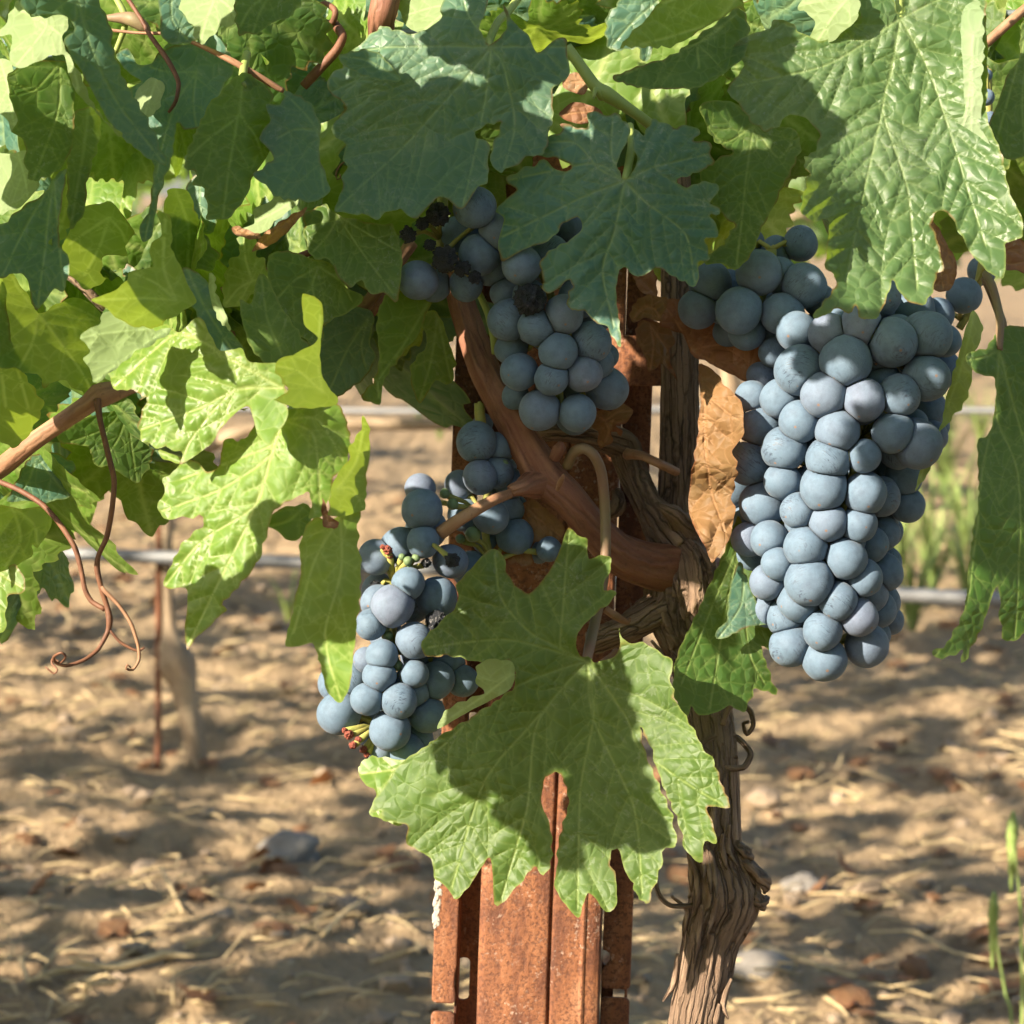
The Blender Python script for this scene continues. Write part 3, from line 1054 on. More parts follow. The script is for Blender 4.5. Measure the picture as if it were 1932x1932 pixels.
# ------------------------------------------------------------------ the rusty post
def build_post():
    d = 1.075
    a = P(1012, 1932, d); b = P(1054, 800, d)
    axis = (b - a).normalized()
    yaw = math.atan(ROW_SLOPE) * 0.25
    X = Vector((math.cos(yaw), math.sin(yaw), 0))
    X = (X - axis * X.dot(axis)).normalized()
    Y = axis.cross(X)
    foot = a - axis * (a.z / axis.z)
    mw = Matrix(((X.x, Y.x, axis.x, foot.x), (X.y, Y.y, axis.y, foot.y), (X.z, Y.z, axis.z, foot.z), (0, 0, 0, 1)))
    z_bot = (a - foot).length          # height at the lower picture edge
    e = empty('steel_post', foot)
    tag(e, 'rusty slotted steel trellis post with a ribbed front, behind the big lower leaf', 'post')
    TOP = 1.45
    s = 0.0000805

    def plate(name, outer, holes, y0, thick, warp=0.0):
        """outline in (x, z) metres, extruded in depth, with round-cornered cut-outs."""
        loops = [catmull(np.array(outer), True, 0.5) if False else np.array(outer)] + [np.array(h) for h in holes]
        pts, ed = [], []
        for L in loops:
            n0 = len(pts)
            pts += [Vector((p[0], p[1])) for p in L]
            ed += [(n0 + i, n0 + (i + 1) % len(L)) for i in range(len(L))]
        vs, _, fs, *_r = delaunay_2d_cdt(pts, ed, [], 0, 1e-7)
        W = [v[:] for v in vs]
        n = len(W)
        ok = []
        for f in fs:
            c = np.mean([W[i] for i in f], axis=0)
            if inside(np.array(outer), c)[0] and not any(inside(np.array(h), c)[0] for h in holes): ok.append(tuple(f))
        V = [(x, y0, z) for x, z in W] + [(x, y0 + thick, z) for x, z in W]
        F = []
        for f in ok:
            q = [np.array(W[i]) for i in f]
            ccw = sum(q[i][0] * q[(i + 1) % len(q)][1] - q[(i + 1) % len(q)][0] * q[i][1] for i in range(len(q))) > 0
            f = f if ccw else f[::-1]
            F.append(f); F.append(tuple(i + n for i in f[::-1]))
        cnt = {}
        for f in ok:
            for i in range(len(f)):
                p, q = f[i], f[(i + 1) % len(f)]
                cnt.setdefault((min(p, q), max(p, q)), []).append((p, q))
        for k, v in cnt.items():
            if len(v) == 1: p, q = v[0]; F.append((p, p + n, q + n, q))
        o = mesh_obj(name, V, F, M['rust'], e, mw, smooth=False)
        bv = o.modifiers.new('bevel', 'BEVEL'); bv.width = 0.0007; bv.segments = 2; bv.limit_method = 'ANGLE'
        return o

    zc = lambda y: z_bot + (1181 - y) * s          # picture row in the close view to height on the post
    # front channel: a folded sheet
    prof = [(-25.5, 20), (-25.5, 3.0), (-24.6, 0.9), (-22.5, 0.0), (-8, -0.7), (3.6, -0.2), (4.2, 1.6), (5.2, 1.7), (5.8, -0.2), (12, -0.3), (17.6, -0.2), (18.2, -1.0), (18.9, -1.0), (19.5, -0.1), (23.0, 0.4), (25.0, 1.4), (25.8, 3.5), (25.8, 24)]
    pr = np.array(prof) * 1e-3
    cl = catmull(pr, False, 0.0012)
    tg = np.gradient(cl, axis=0); tg /= np.linalg.norm(tg, axis=1)[:, None]
    inn = cl + np.stack([-tg[:, 1], tg[:, 0]], 1) * 0.0022
    ring = np.concatenate([cl, inn[::-1]])
    zs = np.linspace(-0.05, TOP, 40)
    n = len(ring)
    V = [(p[0] + 0.0003 * math.sin(z * 40), p[1], z) for z in zs for p in ring]
    F = [(i * n + j, i * n + (j + 1) % n, (i + 1) * n + (j + 1) % n, (i + 1) * n + j) for i in range(len(zs) - 1) for j in range(n)]
    F += [tuple(range(n - 1, -1, -1)), tuple(range((len(zs) - 1) * n, len(zs) * n))]
    mesh_obj('front_channel', V, F, M['rust'], e, mw)
    pitch_s = 0.105
    slots = [zc(1010) + k * pitch_s for k in range(-5, 9)]

    def rr(x0, x1, z0, z1, r=0.0012):
        q = []
        for cx, cz, a0 in ((x1 - r, z1 - r, 0), (x0 + r, z1 - r, 90), (x0 + r, z0 + r, 180), (x1 - r, z0 + r, 270)):
            for t in range(4):
                a = math.radians(a0 + t * 30)
                q.append((cx + r * math.cos(a), cz + r * math.sin(a)))
        return q
    # left: recessed web with long slots, and the lip cut across at each slot
    mm = 1e-3
    plate('web', [(-35.5 * mm, -0.05), (-25.8 * mm, -0.05), (-25.8 * mm, TOP), (-35.5 * mm, TOP)],
          [rr(-35.2 * mm, -30.2 * mm, z - 0.0085, z + 0.0095, 0.002) for z in slots], 0.018, 0.0022)
    plate('web', [(26.1 * mm, -0.05), (31.2 * mm, -0.05), (31.2 * mm, TOP), (26.1 * mm, TOP)],
          [rr(26.3 * mm, 29.4 * mm, z + 0.0085, z + 0.0155, 0.0014) for z in slots], 0.0225, 0.0022)
    def lips(x0, x1, dz, notch, y0):
        cuts = [-0.05] + [z + dz for z in slots if -0.02 < z + dz < TOP - 0.02] + [TOP]
        for i in range(len(cuts) - 1):
            z0, z1 = cuts[i] + 0.0018, cuts[i + 1] - 0.0018
            r = 0.0012
            out = [(x0 + r, z0), (x1 - r, z0), (x1, z0 + r)]
            if notch == 'r': out += [(x1, z0 + 0.004), (x1 - 0.0008, z0 + 0.008), (x1 - 0.0006, z0 + 0.012), (x1, z0 + 0.0165)]
            out += [(x1, z1 - r), (x1 - r, z1), (x0 + r, z1), (x0, z1 - r)]
            if notch == 'l': out += [(x0, z0 + 0.0165), (x0 + 0.0030, z0 + 0.0152), (x0 + 0.0035, z0 + 0.0125), (x0 + 0.0012, z0 + 0.0095), (x0, z0 + 0.008)]
            out += [(x0, z0 + r)]
            plate('flange', out, [], y0, 0.0024)
    lips(-45.0 * mm, -34.8 * mm, -0.0098, 'r', 0.005)
    lips(26.4 * mm, 38.6 * mm, -0.0018, 'l', 0.0135)
    for x, ya, yb in ((-35.6 * mm, 0.0078, 0.0098), (36.2 * mm, 0.0163, 0.0058)):                      # the fold that joins lip and web
        plate('fold', [(x, -0.05), (x + 1.2 * mm, -0.05), (x + 1.2 * mm, TOP), (x, TOP)], [rr(x - 0.001, x + 2.2 * mm, z - 0.0095, z + 0.0085, 0.001) for z in ()], ya, yb)
    # pale lime crust on the left lip
    V, F = [], []
    rs = random.Random(3)
    for k in range(70):
        t = rs.random()
        z = zc(395 + 320 * t); x = (-45.0 + rs.uniform(0.2, 3.4 - 2.0 * t) * rs.random() ** 0.5) * mm
        co, f = rock(k, 2, 0.6, 1)
        n0 = len(V)
        r1 = rs.uniform(0.0003, 0.0012)
        V += [(x + c[0] * r1, 0.005 + c[1] * 0.00018, z + c[2] * r1 * 1.6) for c in co]
        F += [tuple(i + n0 for i in t_) for t_ in f]
    mesh_obj('lime_crust', V, F, M['lime'], e, mw)
    # strap across the right side, partly hidden by dry leaves
    z0 = (P(1240, 690, d) - foot).dot(axis)
    o = plate('bracket', [(12 * mm, z0 - 0.0095), (52 * mm, z0 - 0.0085), (52 * mm, z0 + 0.0125), (12 * mm, z0 + 0.0115)], [], -0.0042, 0.003)


build_post()
o = tube('trellis_wire', [P(-900, 150, 1.30), P(0, 118, 1.10), P(568, 77, 1.055), P(700, 65, 1.05), P(1250, 45, 1.045), P(1870, 27, 1.03), P(2800, 0, 0.98)], [0.0016] * 7, M['wire'], None, segs=10, step=0.02)
tag(o, 'grey trellis wire running across behind the upper leaves', 'wire')

# ------------------------------------------------------------------ the vine: wood
TD = 1.035
vbase = P(1300, 2100, TD); vbase.z = 0
VINE = empty('grapevine', vbase)
tag(VINE, 'the near grapevine with shaggy trunk, red-brown arm, lobed leaves and dead leaves', 'grapevine')


def wpts(reg, pts, s=1.0):
    """(x, y, d, r) in a picture close-up -> points and radii."""
    q = R(reg, [(p[0], p[1]) for p in pts])
    return [P(x, y, p[2]) for (x, y), p in zip(q, pts)], [p[3] * RS(reg) * K * p[2] for p in pts]


def wood(name, reg, pts, mat, **kw):
    c, r = wpts(reg, pts)
    return tube(name, c, r, M[mat], VINE, **kw)


lean = lambda y: 0.027 * min(1.0, max(0.0, (y - 1230) / 150))      # the trunk leans out towards its foot
c, r = wpts(0, [(x_, y_, d_ - lean(y_), r_) for x_, y_, d_, r_ in [(1265, 2600, TD, 62), (1290, 2200, TD, 60), (1313, 1930, TD, 52), (1330, 1840, TD, 51), (1343, 1770, TD, 54), (1366, 1700, TD, 66), (1362, 1655, TD, 60),
                (1348, 1600, TD, 52), (1345, 1520, TD, 49), (1342, 1420, TD, 47), (1330, 1320, TD, 47), (1312, 1230, TD, 56), (1292, 1150, TD, 72), (1280, 1060, TD, 62),
                (1282, 980, TD + .01, 46), (1284, 880, TD + .015, 38), (1283, 700, TD + .02, 36), (1280, 480, TD + .02, 34), (1265, 250, TD + .02, 30)]])
c[0] = Vector((c[1].x - 0.006, c[1].y, 0.2)); c.insert(0, Vector((c[0].x, c[0].y, -0.02))); r.insert(0, r[0] * 1.2)
v, f, b, s_ = tube_mesh(c, r, segs=150, rough=0.07, nfreq=480, stretch=0.05, step=0.0016, octv=6)
trunk = mesh_obj('trunk', v, f, M['bark'], VINE, attrs={'bark': b, 'barkpos': s_}, center=True)
# loose strips of bark
rsb = random.Random(12)
for k in range(34):
    y0 = rsb.choice([rsb.uniform(1330, 1900), rsb.uniform(1000, 1250), rsb.uniform(1560, 1720)])
    L = rsb.uniform(30, 120)
    cx = np.interp(y0, [1000, 1150, 1330, 1420, 1600, 1690, 1770, 1930], [1280, 1292, 1330, 1342, 1348, 1366, 1343, 1313])
    rr_ = np.interp(y0, [1000, 1150, 1330, 1420, 1600, 1690, 1770, 1930], [50, 72, 47, 47, 52, 70, 57, 56])
    t = rsb.uniform(-1.0, 1.0)
    pts = []
    for j in range(4):
        yy = y0 + L * j / 3
        cj = np.interp(yy, [1000, 1150, 1330, 1420, 1600, 1690, 1770, 1930], [1280, 1292, 1330, 1342, 1348, 1366, 1343, 1313])
        rj = np.interp(yy, [1000, 1150, 1330, 1420, 1600, 1690, 1770, 1930], [50, 72, 47, 47, 52, 70, 57, 56]) * 1.03
        ang = t * 1.35
        lift = 1 + (0.22 * abs(rsb.gauss(0, 1)) if j in (0, 3) else 0.03)
        pts.append(P(cj + math.sin(ang) * rj * lift, yy, TD - lean(yy) - math.cos(ang) * rj * lift * K))
    tube('bark_strip', pts, [0.0005, 0.0012, 0.0014, 0.0004], M['bark'], VINE, segs=6, rough=0.4, nfreq=700, step=0.002)
# curled flakes on the knot
for (x, y, dx, dy) in [(1405, 1640, 42, 25), (1395, 1625, 50, 60), (1420, 1705, 22, -12), (1390, 1600, 25, 20), (1425, 1690, 14, 25)]:
    tube('bark_flake', [P(x - 10, y - 16, TD - 0.033), P(x + dx * .5, y + dy * .2, TD - 0.036), P(x + dx, y + dy * 0.7, TD - 0.033), P(x + dx * 0.95, y + dy, TD - 0.027)], [0.0008, 0.0026, 0.0022, 0.0006], M['bark'], VINE, segs=8, rough=0.5, nfreq=500, step=0.0015)

# the red-brown arm and the older stub of wood
wood('arm', 12, [(1800, 1100, 1.05, 90), (1660, 1085, 1.036, 140), (1500, 1070, 1.028, 165), (1300, 1040, 1.02, 155), (1120, 960, 1.012, 140), (950, 790, 1.006, 120), (780, 590, 1.0, 125), (640, 470, 1.0, 140),
                 (560, 330, 1.0, 128), (470, 180, 1.003, 112), (370, 0, 1.005, 112), (240, -240, 1.01, 104), (150, -480, 1.02, 98), (80, -700, 1.03, 92), (20, -1000, 1.04, 86)], 'arm',
     segs=40, rough=0.07, nfreq=420, stretch=0.07, step=0.002)
wood('arm_node', 12, [(640, 480, 1.0, 120), (540, 505, 0.994, 92), (470, 528, 0.987, 58), (400, 550, 0.985, 42)], 'arm', segs=24, rough=0.06, nfreq=400, step=0.002)
wood('trunk_head', 12, [(1480, 900, 1.04, 60), (1560, 960, 1.03, 120), (1640, 1060, 1.022, 140), (1660, 1180, 1.02, 150), (1660, 1300, 1.025, 130), (1650, 1420, 1.035, 70)], 'bark', segs=60, rough=0.22, nfreq=420, stretch=0.25, step=0.0016, octv=5)
wood('bud_scale', 12, [(700, 330, 0.988, 40), (735, 260, 0.985, 45), (745, 215, 0.985, 16)], 'arm', segs=14, rough=0.12, nfreq=500, step=0.001)
wood('thorn_stub', 12, [(720, 540, 0.982, 14), (745, 480, 0.978, 22), (765, 435, 0.976, 8)], 'cane', segs=10, rough=0.15, nfreq=600, step=0.001)
wood('old_spur', 12, [(1560, 960, 1.03, 140), (1440, 800, 1.035, 140), (1330, 640, 1.04, 105), (1230, 420, 1.045, 95), (1170, 250, 1.045, 105), (1040, 190, 1.04, 90), (800, 150, 1.04, 70), (620, 150, 1.045, 60)], 'bark',
     segs=46, rough=0.22, nfreq=360, stretch=0.12, step=0.0018)
wood('old_spur', 12, [(1640, 1320, 1.035, 150), (1440, 1340, 1.03, 130), (1260, 1430, 1.03, 110), (1120, 1500, 1.03, 95), (960, 1560, 1.035, 85)], 'bark', segs=46, rough=0.25, nfreq=330, stretch=0.12, step=0.0018)
wood('old_spur', 12, [(1600, 820, 1.03, 90), (1480, 690, 1.02, 55), (1390, 640, 1.015, 22)], 'bark', segs=30, rough=0.3, nfreq=400, step=0.0015)
wood('twig', 12, [(1190, 300, 1.03, 40), (1290, 310, 1.02, 32), (1400, 360, 1.015, 30), (1520, 420, 1.03, 30)], 'cane', segs=12, rough=0.1, nfreq=500, step=0.0015)
wood('twig', 12, [(1040, 1345, 1.0, 26), (1110, 1390, 1.0, 30), (1190, 1430, 1.005, 22), (1210, 1405, 1.004, 8)], 'cane', segs=10, rough=0.15, nfreq=500, step=0.0012)
wood('twig', 12, [(980, 1730, 1.0, 20), (1050, 1690, 1.0, 24), (1120, 1620, 1.005, 20)], 'cane', segs=10, rough=0.15, nfreq=500, step=0.0012)
wood('old_spur', 12, [(1040, 700, 1.045, 60), (1130, 650, 1.04, 55), (1120, 560, 1.045, 40)], 'bark', segs=24, rough=0.3, nfreq=380, step=0.0015)

# canes and shoots at left and above
wood('cane', 4, [(-250, 960, 1.02, 48), (0, 800, 0.985, 50), (130, 695, 0.97, 46), (300, 575, 0.965, 44), (440, 480, 0.96, 48), (490, 440, 0.96, 62), (540, 425, 0.962, 56), (620, 405, 0.968, 40), (800, 330, 0.99, 36), (1200, 120, 1.03, 34)], 'cane', segs=26, rough=0.04, nfreq=500, stretch=0.06, step=0.002)
wood('cane', 5, [(20, 290, 1.02, 34), (150, 130, 1.018, 36), (280, 10, 1.015, 36), (400, -150, 1.015, 34), (520, -320, 1.02, 32)], 'cane', segs=20, rough=0.05, nfreq=500, step=0.002)
wood('cane', 5, [(100, 370, 1.015, 14), (190, 250, 1.012, 15), (290, 80, 1.01, 15), (370, -30, 1.01, 20), (450, -150, 1.02, 16)], 'arm', segs=14, step=0.002)
wood('cane', 1, [(1230, 1615, 0.99, 22), (1330, 1575, 0.99, 24), (1460, 1520, 0.99, 24), (1600, 1450, 0.99, 22), (1720, 1400, 0.995, 20)], 'arm', segs=14, step=0.002)
wood('cane', 1, [(370, 1520, 0.985, 26), (430, 1560, 0.98, 30), (520, 1650, 0.98, 30), (600, 1720, 0.985, 32), (700, 1800, 1.0, 30)], 'bark', segs=16, rough=0.08, nfreq=400, step=0.002)
wood('shoot', 1, [(590, 165, 0.975, 9), (760, 182, 0.97, 9), (940, 190, 0.965, 10), (1080, 240, 0.96, 12), (1280, 335, 0.955, 18), (1420, 415, 0.955, 20), (1520, 475, 0.957, 18), (1575, 505, 0.958, 15)], 'cane', segs=12, rough=0.08, nfreq=600, step=0.0015)
wood('shoot', 1, [(700, -20, 0.97, 12), (780, 100, 0.965, 13), (830, 190, 0.962, 14), (900, 290, 0.96, 15), (950, 370, 0.958, 15), (990, 460, 0.957, 13), (975, 560, 0.956, 12), (935, 625, 0.956, 9)], 'tendril', segs=10, rough=0.2, nfreq=500, step=0.0015)
wood('node', 1, [(590, 100, 0.985, 16), (690, 100, 0.982, 34), (740, 110, 0.98, 42), (800, 150, 0.98, 34), (830, 190, 0.982, 14)], 'petiole', segs=14, rough=0.06, nfreq=300, step=0.0015)
wood('node', 1, [(640, 290, 0.99, 14), (690, 160, 0.986, 18), (690, 80, 0.984, 20), (640, -20, 0.985, 18)], 'petiole_green', segs=12, step=0.0015)
wood('cane', 2, [(-20, 480, 1.02, 26), (70, 380, 1.018, 28), (160, 280, 1.018, 28), (195, 200, 1.02, 26), (150, 130, 1.025, 26)], 'tendril', segs=14, rough=0.08, nfreq=400, step=0.0015)
wood('tendril', 1, [(1620, 160, 1.03, 10), (1720, 70, 1.03, 12), (1800, 20, 1.025, 16), (1860, 60, 1.02, 18), (1840, 130, 1.022, 18), (1770, 110, 1.03, 14), (1720, 160, 1.035, 12), (1740, 240, 1.035, 10), (1790, 240, 1.03, 8)], 'tendril', segs=10, step=0.0012)
wood('cane', 2, [(450, -60, 1.0, 75), (420, 60, 1.0, 78), (410, 130, 1.005, 76), (420, 320, 1.03, 70)], 'arm', segs=26, rough=0.06, nfreq=400, step=0.002)
wood('green_shoot', 2, [(1440, 260, 1.0, 30), (1520, 370, 1.0, 32), (1600, 480, 1.0, 36), (1660, 520, 1.0, 44), (1780, 600, 1.003, 32), (1900, 690, 1.01, 30), (2000, 800, 1.03, 28)], 'petiole_green', segs=18, rough=0.04, nfreq=300, step=0.0015)
wood('green_shoot', 2, [(1640, 530, 1.0, 36), (1600, 500, 0.997, 16), (1590, 545, 0.995, 6)], 'petiole_green', segs=10, step=0.001)
wood('cane', 3, [(1690, 270, 1.02, 26), (1800, 170, 1.02, 28), (1900, 80, 1.02, 28), (2100, -80, 1.03, 28)], 'cane', segs=16, rough=0.05, nfreq=400, step=0.002)
wood('cane', 13, [(970, 1450, 1.0, 34), (1040, 1600, 1.0, 38), (1100, 1750, 1.0, 40), (1150, 1890, 1.0, 40), (1160, 2050, 1.0, 38)], 'petiole', segs=14, step=0.0015)
wood('fruit_cane', 5, [(1010, 925, 0.985, 24), (930, 955, 0.98, 28), (830, 1010, 0.977, 32), (740, 1065, 0.976, 34), (660, 1120, 0.978, 36)], 'cane', segs=16, rough=0.08, nfreq=400, step=0.0015)
wood('fruit_cane', 2, [(950, 1620, 1.0, 18), (1000, 1730, 1.0, 20), (1030, 1850, 1.0, 20), (1040, 1960, 1.005, 18)], 'petiole_green', segs=12, step=0.0015)

# tendrils hanging at left and round the trunk
wood('tendril', 4, [(-60, 860, 0.98, 14), (0, 868, 0.975, 14), (100, 910, 0.97, 14), (210, 980, 0.965, 14), (300, 1080, 0.962, 14), (370, 1190, 0.96, 14), (400, 1290, 0.96, 13), (422, 1400, 0.96, 13), (455, 1460, 0.96, 13), (520, 1500, 0.958, 13)], 'tendril', segs=10, rough=0.06, nfreq=500, step=0.0015)
wood('tendril', 4, [(482, 460, 0.955, 20), (497, 560, 0.952, 15), (540, 740, 0.95, 15), (566, 860, 0.95, 14), (556, 1000, 0.95, 14), (530, 1140, 0.952, 14), (490, 1230, 0.954, 13), (482, 1300, 0.955, 15), (505, 1400, 0.956, 13), (530, 1480, 0.957, 14), (544, 1550, 0.957, 18), (535, 1610, 0.957, 13),
                    (490, 1695, 0.955, 11), (420, 1750, 0.952, 10), (330, 1780, 0.95, 9), (275, 1762, 0.948, 8), (268, 1735, 0.945, 7), (305, 1715, 0.942, 6), (326, 1735, 0.944, 6), (300, 1765, 0.948, 6), (262, 1745, 0.952, 6), (258, 1770, 0.952, 6), (285, 1800, 0.95, 5), (268, 1820, 0.95, 5), (225, 1785, 0.95, 4)], 'tendril', segs=10, rough=0.06, nfreq=500, step=0.0012)
wood('tendril', 4, [(500, 1380, 0.956, 10), (520, 1410, 0.955, 11), (590, 1480, 0.954, 10), (650, 1570, 0.953, 10), (686, 1680, 0.953, 9), (690, 1750, 0.953, 8), (660, 1800, 0.952, 7), (628, 1795, 0.950, 6), (632, 1775, 0.949, 5), (650, 1790, 0.950, 4)], 'cane', segs=9, step=0.0012)
wood('tendril', 4, [(542, 1600, 0.957, 8), (600, 1665, 0.957, 8), (680, 1705, 0.957, 7), (718, 1690, 0.957, 5)], 'tendril', segs=8, step=0.0012)
wood('tendril', 8, [(1030, 290, 1.0, 9), (1080, 320, 1.0, 9), (1130, 320, 1.002, 9), (1150, 280, 1.005, 9), (1110, 235, 1.008, 9), (1040, 235, 1.0, 8), (1010, 260, 0.998, 8), (1060, 290, 1.0, 8), (1110, 290, 1.004, 7)], 'bark', segs=9, step=0.001)
wood('tendril', 8, [(1070, 200, 1.0, 8), (1090, 150, 1.002, 8), (1120, 138, 1.004, 8), (1150, 160, 1.005, 8), (1158, 200, 1.005, 7), (1140, 225, 1.004, 7), (1130, 195, 1.002, 6), (1145, 190, 1.0, 5)], 'bark', segs=9, step=0.001)
wood('tendril', 10, [(1320, 190, 1.0, 16), (1300, 320, 0.998, 14), (1290, 430, 0.997, 13), (1310, 510, 0.997, 13), (1370, 560, 0.998, 13), (1480, 560, 1.0, 14)], 'bark', segs=10, step=0.0012)
wood('tendril', 2, [(240, 880, 1.0, 4), (190, 910, 1.0, 4), (160, 960, 1.0, 4), (165, 995, 1.0, 4), (185, 990, 1.0, 4), (180, 965, 1.0, 3)], 'tendril', segs=7, step=0.001)


# ------------------------------------------------------------------ grapes
def grape_meshes():
    out = []
    for s in range(6):
        bm = bmesh.new()
        bmesh.ops.create_icosphere(bm, subdivisions=4, radius=1)
        co = np.array([v.co[:] for v in bm.verts])
        n = fbm(co * 0.9 + s * 5.3, 2)
        co = co * (1 + 0.045 * n)[:, None]
        co[:, 2] *= [1.0, 1.06, 0.97, 1.03, 1.08, 0.99][s]
        f = [tuple(v.index for v in p.verts) for p in bm.faces]
        bm.free()
        me = bpy.data.meshes.new('grape')
        me.from_pydata(co.tolist(), [], f)
        me.polygons.foreach_set('use_smooth', [True] * len(f))
        me.materials.append(M['grape'])
        out.append(me)
    return out


GM = grape_meshes()


def raisin_mesh(seed, mat, amp=0.6):
    bm = bmesh.new()
    bmesh.ops.create_icosphere(bm, subdivisions=4, radius=1)
    co = np.array([v.co[:] for v in bm.verts])
    n = np.abs(fbm(co * 1.9 + seed * 5.3, 3)) + 0.3 * fbm(co * 5 + seed, 2)
    co = co * (1 - amp * n)[:, None]
    f = [tuple(v.index for v in p.verts) for p in bm.faces]
    bm.free()
    me = bpy.data.meshes.new('raisin')
    me.from_pydata(co.tolist(), [], f)
    me.polygons.foreach_set('use_smooth', [True] * len(f))
    me.materials.append(M[mat])
    return me


RAISIN = [raisin_mesh(s, 'raisin') for s in range(3)]
GREEN = raisin_mesh(9, 'green_berry', 0.05)
TIP = [raisin_mesh(s + 20, 'red_stub', 0.75) for s in range(2)]


def bunch(label, axis, berries, dc, rs, extra=0, rscale=1.0, shrivel=(), green=(), red=(), back=0.85, lead=0.004, grow=1.05):
    """axis: (x, y, radius) down the bunch in picture units; berries: (x, y, r[, depth]) seen in the photograph."""
    ax = np.array(axis, dtype=float)
    top = P(ax[0, 0], ax[0, 1], dc)
    e = empty('grape_bunch', top)
    tag(e, label, 'grapes', 'bunches of grapes')
    k = K * dc
    placed, made = [], []

    def add(x, y, r, d, mesh, name='grape'):
        w = P(x, y, d)
        axx = float(np.interp(y, ax[:, 1], ax[:, 0]))
        ctr = P(axx, y, dc)
        out = (w - ctr)
        out = out.normalized() if out.length > 1e-6 else -FWD
        dirn = (out * 0.8 - UP * 0.55 + Vector((rs.gauss(0, .25), rs.gauss(0, .25), rs.gauss(0, .25)))).normalized()
        q = (-dirn).to_track_quat('Z', 'Y') @ Matrix.Rotation(rs.uniform(0, 6.28), 3, 'Z').to_quaternion()
        R_ = r * K * d
        o = bpy.data.objects.new(name, mesh)
        link(o, e, Matrix.Translation(w) @ q.to_matrix().to_4x4() @ Matrix.Diagonal((R_ * rs.uniform(.98, 1.03), R_ * rs.uniform(.98, 1.03), R_, 1)))
        placed.append((w, R_))
        if name == 'grape': made.append((o, w, R_, q.to_matrix()))
        return o
    for i, b in enumerate(berries):
        x, y, r = b[0], b[1], b[2] * grow
        axx = float(np.interp(y, ax[:, 1], ax[:, 0])); rad = float(np.interp(y, ax[:, 1], ax[:, 2]))
        if len(b) > 3:
            d = dc + b[3]
        else:
            dx = min(0.98, abs(x - axx) / max(1, rad))
            d = dc - rad * k * math.sqrt(1 - dx * dx) * 0.92
        # push back until it does not run far into a berry placed before it
        for _ in range(14):
            w = P(x, y, d)
            if any((w - q).length < 0.62 * (r * K * d + R_) for q, R_ in placed): d += 0.0015
            else: break
        add(x, y, r, d, GM[rs.randrange(6)])
    for k2 in range(extra):          # the far side of the bunch
        t = rs.random()
        y = ax[0, 1] + t * (ax[-1, 1] - ax[0, 1])
        axx = float(np.interp(y, ax[:, 1], ax[:, 0])); rad = float(np.interp(y, ax[:, 1], ax[:, 2])) * back
        a = rs.uniform(-0.25, math.pi + 0.25)
        x = axx + math.cos(a) * rad * 0.93
        d = dc + math.sin(a) * rad * k * 0.9
        r = rs.uniform(30, 40) * rscale
        w = P(x, y, d)
        if any((w - q).length < 0.74 * (r * K * d + R_) for q, R_ in placed): continue
        add(x, y, r, d, GM[rs.randrange(6)])
    for k2 in range(extra):          # the heart of the bunch
        t = rs.random()
        y = ax[0, 1] + t * (ax[-1, 1] - ax[0, 1])
        axx = float(np.interp(y, ax[:, 1], ax[:, 0])); rad = float(np.interp(y, ax[:, 1], ax[:, 2])) * 0.62
        a = rs.uniform(0, 6.28)
        x, d, r = axx + math.cos(a) * rad, dc + math.sin(a) * rad * k * 0.9, rs.uniform(30, 40) * rscale
        w = P(x, y, d)
        if any((w - q).length < 0.60 * (r * K * d + R_) for q, R_ in placed): continue
        add(x, y, r, d, GM[rs.randrange(6)])
    for x, y, r, dd in shrivel: add(x, y, r, dc + dd, RAISIN[rs.randrange(3)], 'shrivelled_grape')
    for x, y, r, dd in red: add(x, y, r, dc + dd, TIP[rs.randrange(2)], 'bare_stub')
    for x, y, r, dd in green: add(x, y, r, dc + dd, GREEN, 'unripe_grape')
    # berries press flat against their neighbours
    for o, w, R_, q in made:
        near = [(c, rr) for c, rr in placed if 1e-6 < (c - w).length < 0.985 * (R_ + rr)]
        if not near: continue
        src = o.data
        co = np.empty(len(src.vertices) * 3); src.vertices.foreach_get('co', co); co = co.reshape(-1, 3)
        u = (np.array(q) @ co.T).T
        ln = np.linalg.norm(u, axis=1)
        u = u / ln[:, None]
        rad_ = ln * R_
        for c, rr in near:
            dv = np.array(c - w); D = np.linalg.norm(dv); nn = dv / D
            h = (D * D + R_ * R_ - rr * rr) / (2 * D) * 0.985
            ca = u @ nn
            lim = np.where(ca > 0.05, max(h, 0.25 * R_) / np.maximum(ca, 0.05), 1e3)
            e_ = 0.05 * R_
            m = np.clip(0.5 + 0.5 * (lim - rad_) / e_, 0, 1)
            rad_ = lim * (1 - m) + rad_ * m - e_ * m * (1 - m)
        me = src.copy()
        me.vertices.foreach_set('co', (co / ln[:, None] * (rad_ / R_)[:, None]).ravel().astype(np.float32))
        o.data = me
    # stalk with a foot to every berry
    V, F = [], []
    cl = [P(a[0], a[1], dc) for a in ax]
    v, f, *_ = tube_mesh([top + UP * lead] + cl, [0.0022] * 2 + [0.0016] * (len(cl) - 1), segs=7, step=0.004)
    V += v; F += f
    for w, R_ in placed:
        s = (w - C0).dot(UP)
        best = min(cl, key=lambda c: (c + UP * 0.008 - w).length)
        y_ = best + UP * 0.004
        n0 = len(V)
        v, f, *_ = tube_mesh([y_, (y_ + w) / 2 + UP * 0.002, w - (w - y_).normalized() * R_ * 0.95], [0.0011, 0.0009, 0.0014], segs=5, step=0.006)
        V += v; F += [tuple(i + n0 for i in t) for t in f]
    mesh_obj('stalk', V, F, M['stem'], e)
    return e


